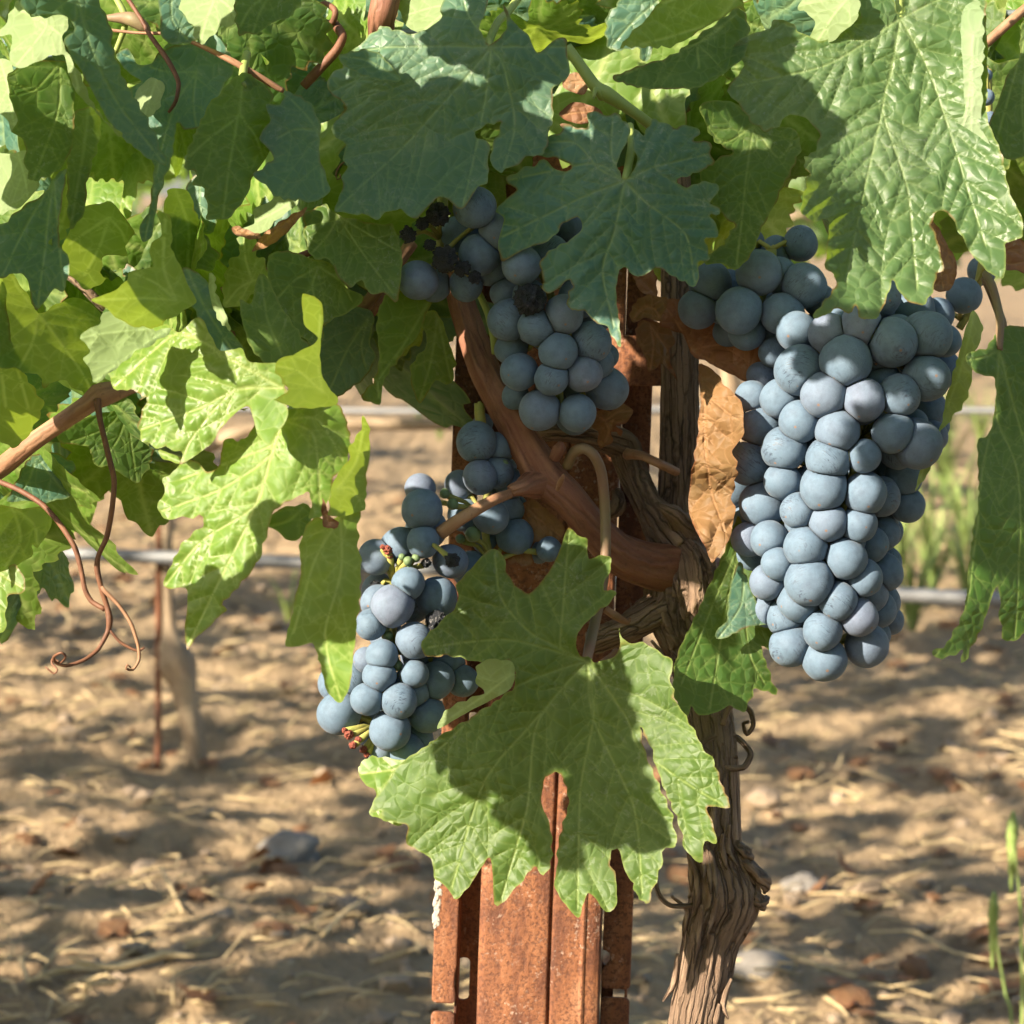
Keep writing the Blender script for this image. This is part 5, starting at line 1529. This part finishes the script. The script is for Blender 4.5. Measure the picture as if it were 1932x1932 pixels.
H(1, [(380, 900), (420, 980), (400, 1250), (335, 1385), (318, 1370), (345, 1200), (360, 1040)], (390, 920), [[(370, 1200), (330, 1370)]], 0.93, tilt=(2.10, 0.1), mat='leaf_young', quilt=0.4e-3)
H(1, [(-80, 1200), (0, 1250), (120, 1150), (180, 1112), (270, 1050), (300, 980), (372, 940), (355, 1100), (332, 1300), (350, 1380), (402, 1450), (397, 1560), (377, 1632), (330, 1612), (280, 1682), (230, 1732), (205, 1690), (170, 1560), (120, 1522), (20, 1552), (-80, 1560)], (300, 1000), [[(260, 1300), (235, 1720)], [(120, 1300), (30, 1530)], [(340, 1400), (380, 1600)]], 0.92, tilt=(-0.2, 0.3), mat='leaf_teal', quilt=1.3e-3)
H(9, [(-100, 700), (20, 700), (60, 660), (140, 650), (300, 900), (360, 1030), (500, 920), (640, 840), (780, 900), (900, 1040), (870, 1100), (780, 1150), (800, 1400), (830, 1800), (700, 1740), (560, 1640), (440, 1730), (380, 1600), (260, 1600), (210, 1560), (-100, 1500)], (360, 1030), [[(500, 1220), (720, 1560), (830, 1790)], [(330, 1300), (240, 1550)], [(200, 800), (140, 660)], [(600, 930), (860, 1050)]], 0.955, tilt=(1.26, 0.2), mat='leaf_young', quilt=0.7e-3)
H(9, [(-120, 660), (20, 700), (60, 1000), (100, 1300), (170, 1560), (250, 1700), (320, 1850), (310, 1960), (200, 2200), (120, 2300), (20, 2200), (-120, 1900)], (0, 700), [[(60, 1100), (130, 1500), (220, 1900)], [(0, 1300), (60, 1900)]], 0.94, tilt=(1.68, 0.1), mat='leaf_young', quilt=0.5e-3)
H(9, [(700, 420), (820, 80), (950, 0), (1040, -30), (1150, 100), (1230, 240), (1160, 380), (1170, 460), (1000, 500), (1000, 700), (1050, 700), (960, 790), (880, 830), (760, 720), (700, 640)], (1030, 120), [[(970, 390), (860, 700)], [(1130, 240), (1160, 330)], [(850, 300), (740, 420)]], 0.965, tilt=(1.40, 0.1), mat='leaf_young', quilt=0.5e-3)
# bright shoot leaf
H(9, [(1520, 110), (1600, 100), (1630, 200), (1620, 400), (1700, 600), (1760, 760), (1820, 900), (1700, 1000), (1600, 1100), (1500, 1180), (1300, 1180), (1150, 1050), (1050, 990), (1180, 910), (1240, 850), (1300, 770), (1320, 690), (1480, 610), (1450, 480), (1470, 380), (1540, 300)], (1660, 900), [[(1560, 600), (1570, 150)], [(1400, 920), (1080, 990)], [(1500, 760), (1330, 690)]], 0.88, tilt=(1.75, 0.05), mat='leaf_young', quilt=0.6e-3)
H(9, [(960, 1080), (980, 1020), (1060, 1010), (1160, 1050), (1350, 1120), (1500, 1190), (1640, 1150), (1500, 1290), (1350, 1370), (1180, 1530), (1000, 1700), (960, 1700), (920, 1560), (840, 1480), (900, 1390), (800, 1280), (830, 1210), (960, 1130)], (1640, 1150), [[(1380, 1330), (980, 1690)], [(1300, 1190), (1000, 1230), (800, 1280)]], 0.875, tilt=(0.20, 0.5), under=True, mat='leaf_young', quilt=1.5e-3)
H(1, [(1340, 400), (1260, 500), (1180, 640), (1080, 960), (1130, 1000), (1130, 1080), (1170, 1090), (1202, 1190), (1195, 1262), (1290, 1252), (1362, 1170), (1402, 1080), (1422, 990), (1482, 880), (1512, 690), (1480, 600), (1500, 500), (1400, 420)], (1345, 480), [[(1330, 640), (1310, 830), (1275, 1240)], [(1330, 650), (1200, 800), (1100, 930)], [(1340, 640), (1420, 760), (1470, 900)]], 0.94, tilt=(1.12, 0.2), mat='leaf', quilt=0.5e-3, petiole=[(1348, 440, .004), (1350, 400, .01), (1370, 300, .03)])
H(1, [(1580, 510), (1680, 540), (1722, 570), (1760, 640), (1780, 700), (1770, 830), (1800, 950), (1832, 1050), (1790, 1120), (1700, 1132), (1570, 1122), (1480, 1050), (1440, 1000), (1535, 900), (1490, 840), (1458, 800), (1482, 740), (1517, 690), (1490, 600), (1560, 600), (1575, 560)], (1760, 720), [[(1640, 730), (1560, 780)], [(1780, 900), (1800, 1060)], [(1700, 640), (1600, 540)]], 0.945, tilt=(0.55, 0.25), mat='leaf_teal', quilt=0.4e-3)
H(1, [(1190, 170), (1260, 260), (1295, 390), (1230, 500), (1200, 640), (1130, 720), (1040, 742), (1000, 702), (980, 900), (900, 1170), (880, 1330), (832, 1372), (810, 1300), (860, 1180), (882, 1000), (870, 900), (830, 700), (790, 640), (740, 520), (800, 470), (730, 420), (660, 330), (720, 280), (780, 370), (850, 360), (880, 300), (960, 250), (1060, 240), (1100, 200)], (1090, 400), [[(1000, 560), (930, 800), (840, 1350)], [(1080, 560), (1100, 700)], [(900, 400), (700, 320)]], 0.965, tilt=(0.10, 0.2), mat='leaf_teal', quilt=0.4e-3)
H(1, [(980, -40), (1340, -50), (1342, 60), (1332, 150), (1240, 160), (1180, 200), (1120, 242), (1080, 200), (1060, 130), (1010, 70)], (1200, -30), [[(1150, 100), (1110, 230)], [(1280, 60), (1330, 140)]], 0.95, tilt=(-0.6, 0.3), mat='leaf_young', quilt=0.5e-3, under=True)
H(1, [(1340, -50), (1660, -50), (1605, 90), (1520, 130), (1442, 212), (1402, 212), (1340, 222)], (1500, -40), [[(1450, 80), (1420, 205)], [(1400, 60), (1345, 200)]], 0.94, tilt=(0.60, 0.2), mat='leaf', quilt=0.4e-3)
H(1, [(880, -60), (1000, -40), (1020, 70), (1070, 140), (1080, 230), (960, 250), (900, 200), (895, 100)], (950, -40), [[(960, 120), (1040, 220)]], 0.96, tilt=(0.30, 0.2), mat='leaf_teal', quilt=0.4e-3)
H(1, [(740, 520), (800, 440), (870, 434), (912, 480), (902, 600), (842, 662), (790, 650), (760, 590)], (870, 440), [[(830, 560), (810, 650)]], 0.95, tilt=(-0.6, 0.3), under=True, mat='leaf_young', quilt=0.4e-3)
H(1, [(1390, 1140), (1500, 1100), (1510, 1040), (1552, 968), (1562, 1080), (1642, 1080), (1652, 1132), (1560, 1200), (1440, 1292), (1395, 1300), (1280, 1260), (1310, 1240), (1400, 1230)], (1640, 1110), [[(1500, 1180), (1300, 1258)]], 0.96, tilt=(-0.5, 0.3), under=True, mat='leaf_young', quilt=0.4e-3)
H(1, [(1310, 1300), (1412, 1312), (1422, 1420), (1472, 1430), (1482, 1500), (1560, 1512), (1627, 1590), (1582, 1662), (1480, 1610), (1400, 1640), (1330, 1702), (1240, 1690), (1235, 1560), (1262, 1440), (1320, 1400)], (1400, 1560), [[(1360, 1440), (1340, 1310)], [(1500, 1540), (1610, 1590)], [(1320, 1600), (1260, 1670)]], 0.97, tilt=(-0.5, 0.3), mat='leaf_young', quilt=1.2e-3)
H(1, [(1330, 1662), (1390, 1682), (1418, 1522), (1442, 1508), (1470, 1525), (1560, 1700), (1690, 1890), (1760, 1980), (1720, 2060), (1600, 2060), (1480, 2020), (1400, 1932), (1350, 1800)], (1560, 1960), [[(1480, 1760), (1440, 1520)]], 0.935, tilt=(0.35, 0.2), mat='leaf', quilt=0.4e-3)
H(1, [(1010, 1492), (1060, 1490), (1150, 1560), (1182, 1700), (1250, 1800), (1300, 1860), (1345, 1950), (1300, 2030), (1200, 1960), (1100, 1760), (1030, 1610)], (1040, 1500), [[(1130, 1700), (1290, 1960)]], 0.94, tilt=(0.50, 0.2), mat='leaf_teal', quilt=1.4e-3)
H(1, [(1160, 1520), (1190, 1530), (1210, 1640), (1280, 1780), (1290, 1840), (1220, 1780), (1165, 1640)], (1175, 1530), [[(1200, 1660), (1280, 1820)]], 0.93, tilt=(-0.6, 0.2), mat='leaf_young', quilt=0.5e-3, under=True)
H(1, [(940, 1060), (1030, 1050), (1080, 1180), (1120, 1290), (1190, 1400), (1150, 1480), (1060, 1490), (1010, 1500), (950, 1400), (930, 1200)], (980, 1060), [[(1040, 1260), (1040, 1480)]], 0.97, tilt=(1.26, 0.1), mat='leaf', quilt=0.4e-3)
H(1, [(1030, 1050), (1110, 960), (1190, 1160), (1195, 1270), (1130, 1300), (1080, 1190)], (1110, 970), [[(1110, 1150), (1150, 1290)]], 0.985, tilt=(-0.2, 0.2), mat='leaf_teal', quilt=0.3e-3)
# leaf left of the pecked berries
H(2, [(-10, 1180), (100, 1130), (165, 1195), (290, 1225), (400, 1250), (470, 1240), (500, 1320), (532, 1450), (512, 1682), (460, 1662), (430, 1640), (360, 1642), (310, 1570), (250, 1612), (190, 1560), (130, 1450), (40, 1440), (-5, 1350), (-20, 1250)], (170, 1200), [[(300, 1400), (480, 1640)], [(120, 1300), (20, 1420)], [(330, 1300), (500, 1400)]], 0.966, tilt=(-0.1, 0.3), mat='leaf', quilt=0.4e-3, hinges=[(440, 1240, 430, 1680, -0.7)])
H(2, [(-200, 1440), (-100, 1400), (40, 1440), (130, 1460), (190, 1565), (250, 1615), (310, 1640), (250, 1720), (100, 1800), (80, 1932), (-60, 1850), (-180, 1700)], (60, 1480), [[(30, 1600), (90, 1780)], [(180, 1560), (240, 1660)], [(-60, 1560), (-150, 1660)]], 0.965, tilt=(0.50, 0.2), mat='leaf', quilt=0.4e-3)
# leaves behind the canes, left of the arm
H(5, [(380, 0), (440, -60), (620, -40), (600, 10), (560, 120), (480, 240), (400, 360), (380, 480), (330, 490), (290, 450), (350, 380), (370, 250), (360, 100)], (600, -20), [[(480, 200), (370, 370), (370, 470)]], 0.985, tilt=(1.12, 0.1), mat='leaf', quilt=0.4e-3)
H(5, [(560, 60), (640, 20), (700, 160), (740, 280), (720, 300), (730, 350), (690, 385), (640, 370), (600, 440), (565, 487), (540, 440), (520, 320), (590, 200), (600, 140)], (650, 40), [[(620, 260), (565, 470)], [(690, 250), (710, 350)]], 1.0, tilt=(1.12, 0.1), mat='leaf', quilt=0.4e-3)
H(5, [(60, 130), (200, 0), (330, 30), (310, 180), (340, 250), (280, 360), (180, 440), (110, 470), (70, 420), (60, 260)], (300, 60), [[(200, 220), (110, 440)], [(270, 200), (300, 330)]], 1.005, tilt=(0.40, 0.2), mat='leaf_teal', quilt=0.4e-3)
# lower left leaves
H(4, [(330, 640), (440, 560), (560, 520), (680, 520), (740, 620), (755, 700), (740, 790), (690, 872), (640, 850), (560, 790), (520, 797), (490, 780), (450, 690), (350, 690)], (640, 470), [[(650, 650), (680, 850)], [(540, 600), (360, 680)], [(600, 640), (520, 780)]], 1.0, tilt=(0.60, 0.1), mat='leaf', quilt=0.3e-3)
H(4, [(60, 960), (110, 820), (150, 740), (230, 720), (310, 740), (368, 790), (340, 850), (360, 890), (330, 950), (260, 958), (220, 980), (180, 960)], (180, 740), [[(240, 820), (330, 930)], [(150, 860), (90, 960)]], 0.99, tilt=(0.40, 0.2), mat='leaf_teal', quilt=0.3e-3)
H(4, [(-80, 980), (20, 985), (100, 1000), (210, 990), (225, 1060), (210, 1120), (170, 1195), (150, 1180), (145, 1240), (80, 1280), (40, 1305), (-80, 1290)], (60, 990), [[(100, 1150), (40, 1300)], [(150, 1080), (170, 1190)]], 0.965, tilt=(1.26, 0.1), mat='leaf', quilt=0.3e-3)
H(4, [(-80, 1300), (0, 1310), (75, 1275), (110, 1320), (140, 1395), (120, 1412), (50, 1440), (48, 1560), (35, 1615), (-80, 1600)], (-20, 1310), [[(60, 1360), (130, 1400)], [(0, 1450), (30, 1600)]], 0.96, tilt=(-0.3, 0.3), mat='leaf_young', quilt=0.4e-3)

# dead leaves
H(6, [(205, 365), (260, 390), (300, 470), (370, 560), (372, 720), (330, 780), (345, 880), (338, 1010), (352, 1050), (322, 1180), (245, 1295), (215, 1230), (165, 1140), (150, 1040), (155, 900), (180, 700), (200, 500)], (210, 380), [[(215, 640), (230, 900), (300, 1150)], [(225, 520), (350, 640)], [(220, 850), (330, 960)]], 0.994, tilt=(-0.45, 0.1), mat='leaf_dry', quilt=2.4e-3, wave=0.014, wfreq=55, hinges=[(205, 380, 230, 1250, -0.9)], name='dead_leaf', label='curled bright orange-brown dead leaf between trunk and big bunch')
H(6, [(20, 180), (130, 230), (170, 320), (240, 360), (440, 460), (560, 420), (560, 250), (420, 130), (200, 60), (60, 60), (-60, 30), (-110, -80), (-60, -120), (0, -60)], (170, 300), [[(300, 280), (500, 300)], [(60, 120), (-80, -60)], [(320, 390), (430, 450)]], 1.012, tilt=(0.10, 0.3), mat='leaf_dry', quilt=1.2e-3, wave=0.01, wfreq=40, name='dead_leaf', label='dark rust-brown dead leaf in shade behind the grapes')
H(11, [(380, 80), (440, -60), (560, -120), (760, -100), (740, 60), (680, 140), (590, 130), (520, 100), (480, 150), (420, 155)], (560, 0), [[(480, 40), (410, 140)], [(640, 20), (690, 120)]], 0.99, tilt=(-0.4, 0.2), mat='leaf_dry', quilt=1.0e-3, wave=0.008, wfreq=60, name='dead_leaf')
H(11, [(480, 150), (760, 180), (860, 330), (780, 500), (880, 780), (760, 640), (700, 600), (640, 650), (560, 690), (530, 560), (480, 440), (430, 300)], (600, 200), [[(620, 400), (580, 660)], [(760, 440), (860, 760)]], 1.02, tilt=(0.30, 0.2), mat='leaf_dry', quilt=1.0e-3, wave=0.006, wfreq=50, name='dead_leaf')
H(11, [(-60, 1040), (60, 1080), (200, 1070), (290, 990), (410, 1080), (370, 1160), (330, 1220), (230, 1240), (300, 1300), (280, 1350), (180, 1290), (190, 1410), (80, 1480), (40, 1300), (-60, 1200)], (120, 1200), [[(250, 1100), (390, 1080)], [(160, 1300), (100, 1460)], [(20, 1120), (-40, 1060)]], 1.0, tilt=(-0.6, 0.2), mat='leaf_dry', quilt=1.5e-3, wave=0.012, wfreq=70, name='dead_leaf', label='crumpled sunlit scrap of dead leaf below the centre bunch')
H(12, [(470, 650), (560, 610), (680, 700), (770, 800), (720, 890), (640, 880), (560, 900), (545, 960), (565, 1040), (520, 1060), (480, 1072), (440, 1040), (390, 1050), (340, 960), (265, 930), (290, 850), (370, 790)], (500, 640), [[(500, 800), (470, 1040)], [(600, 740), (730, 850)]], 1.015, tilt=(-0.1, 0.2), mat='leaf_dry', quilt=0.8e-3, wave=0.004, name='dead_leaf', label='flat brown dead leaf under the red-brown arm')
H(13, [(350, 980), (470, 900), (560, 1020), (640, 1180), (700, 1290), (690, 1450), (620, 1600), (520, 1600), (440, 1560), (400, 1500), (460, 1460), (400, 1180)], (480, 930), [[(520, 1150), (560, 1560)], [(480, 1200), (440, 1480)]], 0.975, tilt=(0.20, 0.2), mat='leaf_dry', quilt=0.6e-3, wave=0.004, name='dead_leaf', label='brown dead leaf hanging behind the lobes of the big right leaf')
H(13, [(1130, 1200), (1190, 1000), (1352, 1120), (1450, 1300), (1400, 1460), (1300, 1400), (1200, 1400), (1060, 1330)], (1400, 1300), [[(1250, 1220), (1150, 1220)], [(1260, 1330), (1100, 1330)]], 0.985, tilt=(0.20, 0.2), mat='leaf_dry', quilt=0.6e-3, name='dead_leaf')
H(2, [(1420, 420), (1480, 400), (1540, 430), (1560, 480), (1530, 530), (1450, 500), (1420, 480)], (1540, 450), [[(1480, 450), (1430, 460)]], 1.015, tilt=(-0.3, 0.3), mat='leaf_dry', quilt=0.8e-3, name='dead_leaf')
H(2, [(1400, 620), (1480, 560), (1600, 590), (1640, 650), (1520, 690), (1430, 660)], (1600, 620), [[(1500, 620), (1420, 630)]], 1.02, tilt=(-0.3, 0.3), mat='leaf_dry', quilt=0.8e-3, name='dead_leaf')
H(1, [(1400, 1400), (1470, 1300), (1560, 1230), (1700, 1150), (1690, 1180), (1600, 1290), (1520, 1360), (1430, 1400)], (1690, 1160), [[(1560, 1260), (1420, 1390)]], 0.975, tilt=(-0.2, 0.4), mat='leaf_dry', quilt=0.6e-3, name='dead_leaf')
H(1, [(1280, 1260), (1330, 1245), (1350, 1270), (1440, 1300), (1440, 1325), (1380, 1325), (1310, 1300)], (1430, 1312), [[(1360, 1290), (1290, 1262)]], 0.955, tilt=(-0.3, 0.3), mat='leaf_dry', quilt=0.4e-3, name='dead_leaf')

# ------------------------------------------------------------------ leaves filling the canopy behind those
rf = random.Random(5)
spots = []
for (x0, x1, y0, y1, n, d0, d1) in [(-60, 780, -60, 560, 46, 1.0, 1.14), (-60, 700, 380, 700, 20, 1.0, 1.10), (640, 1400, -80, 300, 22, 1.06, 1.16), (1180, 1420, 180, 430, 7, 1.06, 1.12), (1400, 1990, -80, 300, 16, 1.03, 1.14), (1850, 1990, 60, 420, 5, 1.05, 1.12), (-60, 260, 640, 900, 9, 1.0, 1.08), (-60, 40, 850, 1100, 3, 1.0, 1.05)]:
    for k in range(n):
        spots.append((rf.uniform(x0, x1), rf.uniform(y0, y1), rf.uniform(d0, d1)))
spots += [(1100, 10, 1.035), (1010, 60, 1.03), (1180, 40, 1.035), (1440, 40, 1.02), (1350, 30, 1.03), (1110, 90, 1.05), (1500, 10, 1.02), (950, 20, 1.035)]
for i, (x, y, d) in enumerate(spots):
    filler(VINE, x, y, d, rf.uniform(0.06, 0.105), rf.gauss(0, 45), rf.gauss(-22, 38), rf.gauss(10, 25), i, [0, 1, 1, 2][i % 4])

# ------------------------------------------------------------------ the rest of the near row, above and beside the frame, and added shade leaves
rc = random.Random(8)
mats = []
for k in range(2400):                          # hedge of leaves along the row
    x = rc.uniform(-3.4, 1.2)
    z = 0.60 + 1.75 * rc.random() ** 1.25
    y = 1.12 + ROW_SLOPE * x * 0.6 + rc.gauss(0, 0.09)
    w = Vector((x, y, z))
    v = w - C0
    dpt = v.dot(FWD)
    px, py = 966 + v.dot(RIGHT) / dpt / K, 966 - v.dot(UP) / dpt / K
    if dpt < 0.99 or (-160 < px < 2090 and py > -140): continue
    mats.append(rand_leaf_matrix(w, rc.uniform(0.07, 0.12), rc))
for k in range(2600):                          # the next row, behind the viewer
    x = rc.uniform(-6.0, 3.0)
    mats.append(rand_leaf_matrix(Vector((x, -1.15 + ROW_SLOPE * x * 0.6 + rc.gauss(0, 0.12), 0.55 + 1.08 * rc.random())), rc.uniform(0.11, 0.16), rc))
# leaves added out of view, each set sunward of a spot to shade it
SHADE = [
    (900, 760, 1.07, .06), (1150, 1000, 1.07, .06), (1000, 1080, 1.07, .06), (1120, 1250, 1.07, .05), (1220, 700, 1.07, .06), (960, 900, 1.07, .05), (1250, 1000, 1.04, .05), (890, 1150, 1.07, .05), (1060, 1160, 1.07, .05), (900, 1330, 1.07, .04),
    # place shaded (x, y, d) and size of the leaf that shades it
    (860, 190, .965, .07), (760, 300, .965, .075), (900, 330, .965, .06), (700, 230, .965, .05), (1010, 90, .965, .06), (1000, 280, .965, .05), (830, 390, .965, .04),
    (1060, 350, .95, .06), (1060, 470, .95, .05), (1180, 420, .95, .06), (1240, 350, .95, .045), (1260, 470, .95, .05), (1120, 560, .95, .04), (1160, 300, .95, .03),
    (1450, 170, .925, .055), (1520, 270, .925, .04), (1570, 400, .925, .04), (1690, 540, .925, .04),
    (930, 420, .97, .04), (1000, 600, .97, .04), (1020, 700, .97, .045), (1080, 780, .98, .035), (1180, 680, 1.0, .05), (1400, 570, .99, .06), (1330, 530, .99, .05), (1500, 560, .98, .04), (1400, 400, .98, .07),
    (1590, 670, .96, .032), (1690, 640, .96, .045), (1760, 700, .97, .045), (1720, 830, .97, .03),
    (890, 640, 1.0, .045), (950, 760, 1.0, .045), (1040, 880, 1.0, .05), (1130, 970, 1.0, .055), (1250, 900, 1.03, .06), (1290, 760, 1.03, .06), (1210, 760, 1.04, .05), 
    
    
    (1340, 1480, 1.0, .05), (1345, 1590, 1.0, .05), (1365, 1690, 1.0, .045), (1350, 1380, 1.0, .04), (1340, 1200, .99, .05), (1400, 1240, .99, .04),
    (1860, 900, .94, .07), (1880, 1050, .94, .065), (1850, 720, .95, .05), (1890, 780, .95, .05), (1840, 1120, .94, .035), (1890, 250, .95, .05),
    (270, 130, .90, .026), (560, 390, .94, .03), (730, 420, .945, .035),
    (600, 690, .875, .022), (1110, 1400, .955, .03), (130, 240, .925, .022), (80, 470, .92, .03), (1320, 60, .93, .05), (1400, 60, .93, .04), (420, 180, .965, .04), (380, 300, .965, .03),
]
KEEP = [(.905, 1500, 1580, 480, 590), (.905, 20, 160, 30, 160), (.94, 0, 60, 150, 290), (.88, 280, 690, 690, 1210), (.915, 1650, 1850, 0, 330), (.963, 680, 790, 60, 120), (.95, 1400, 1600, 780, 1250), (1.07, 830, 1180, 1680, 1932), (.955, 760, 880, 1480, 1650), (.94, 1240, 1340, 1280, 1550), (.965, 1300, 1360, 780, 1000)]


def crosses_kept(x, y, d, s):
    for (kd, x0, x1, y0, y1) in KEEP:
        w = P(x, y, d)
        w = w + SUN * ((d - kd) / -SUN.dot(FWD))
        v = w - C0
        dpt = v.dot(FWD)
        px, py = 966 + v.dot(RIGHT) / dpt / K, 966 - v.dot(UP) / dpt / K
        mg = 0.4 * s / dpt / K
        if x0 - mg < px < x1 + mg and y0 - mg < py < y1 + mg: return True
    return False


for (x, y, d, s) in SHADE + [(1110, 1340, .952, .036), (1040, 1390, .95, .032), (1160, 1430, .95, .03), (960, 1450, .95, .036), (900, 1390, .95, .03), (1190, 1480, .95, .026)]:
    if len(SHADE) and (x, y, d, s) in SHADE and crosses_kept(x, y, d, s): continue
    t = 0.14
    while True:                                # far enough out to stand beyond the frame
        w = P(x, y, d) + SUN * t
        v = w - C0
        dpt = v.dot(FWD)
        px, py = 966 + v.dot(RIGHT) / dpt / K, 966 - v.dot(UP) / dpt / K
        mg = 0.75 * s / dpt / K
        if px < -mg or py < -mg: break
        t += 0.01
    q = SUN.to_track_quat('-Y', 'Z').to_matrix().to_4x4()
    mats.append(Matrix.Translation(w) @ q @ Matrix.Rotation(rc.uniform(-.5, .5), 4, 'X') @ Matrix.Rotation(rc.uniform(0, 6.28), 4, 'Y') @ Matrix.Translation((0, 0, s * 0.2)) @ Matrix.Scale(s * 1.1 / 0.1, 4))
o = leaf_mass('canopy_and_shade_leaves', mats)
tag(o, 'leaves of the near vine rows beyond the view, and unseen leaves added to cast shade', 'foliage', None, 'stuff')
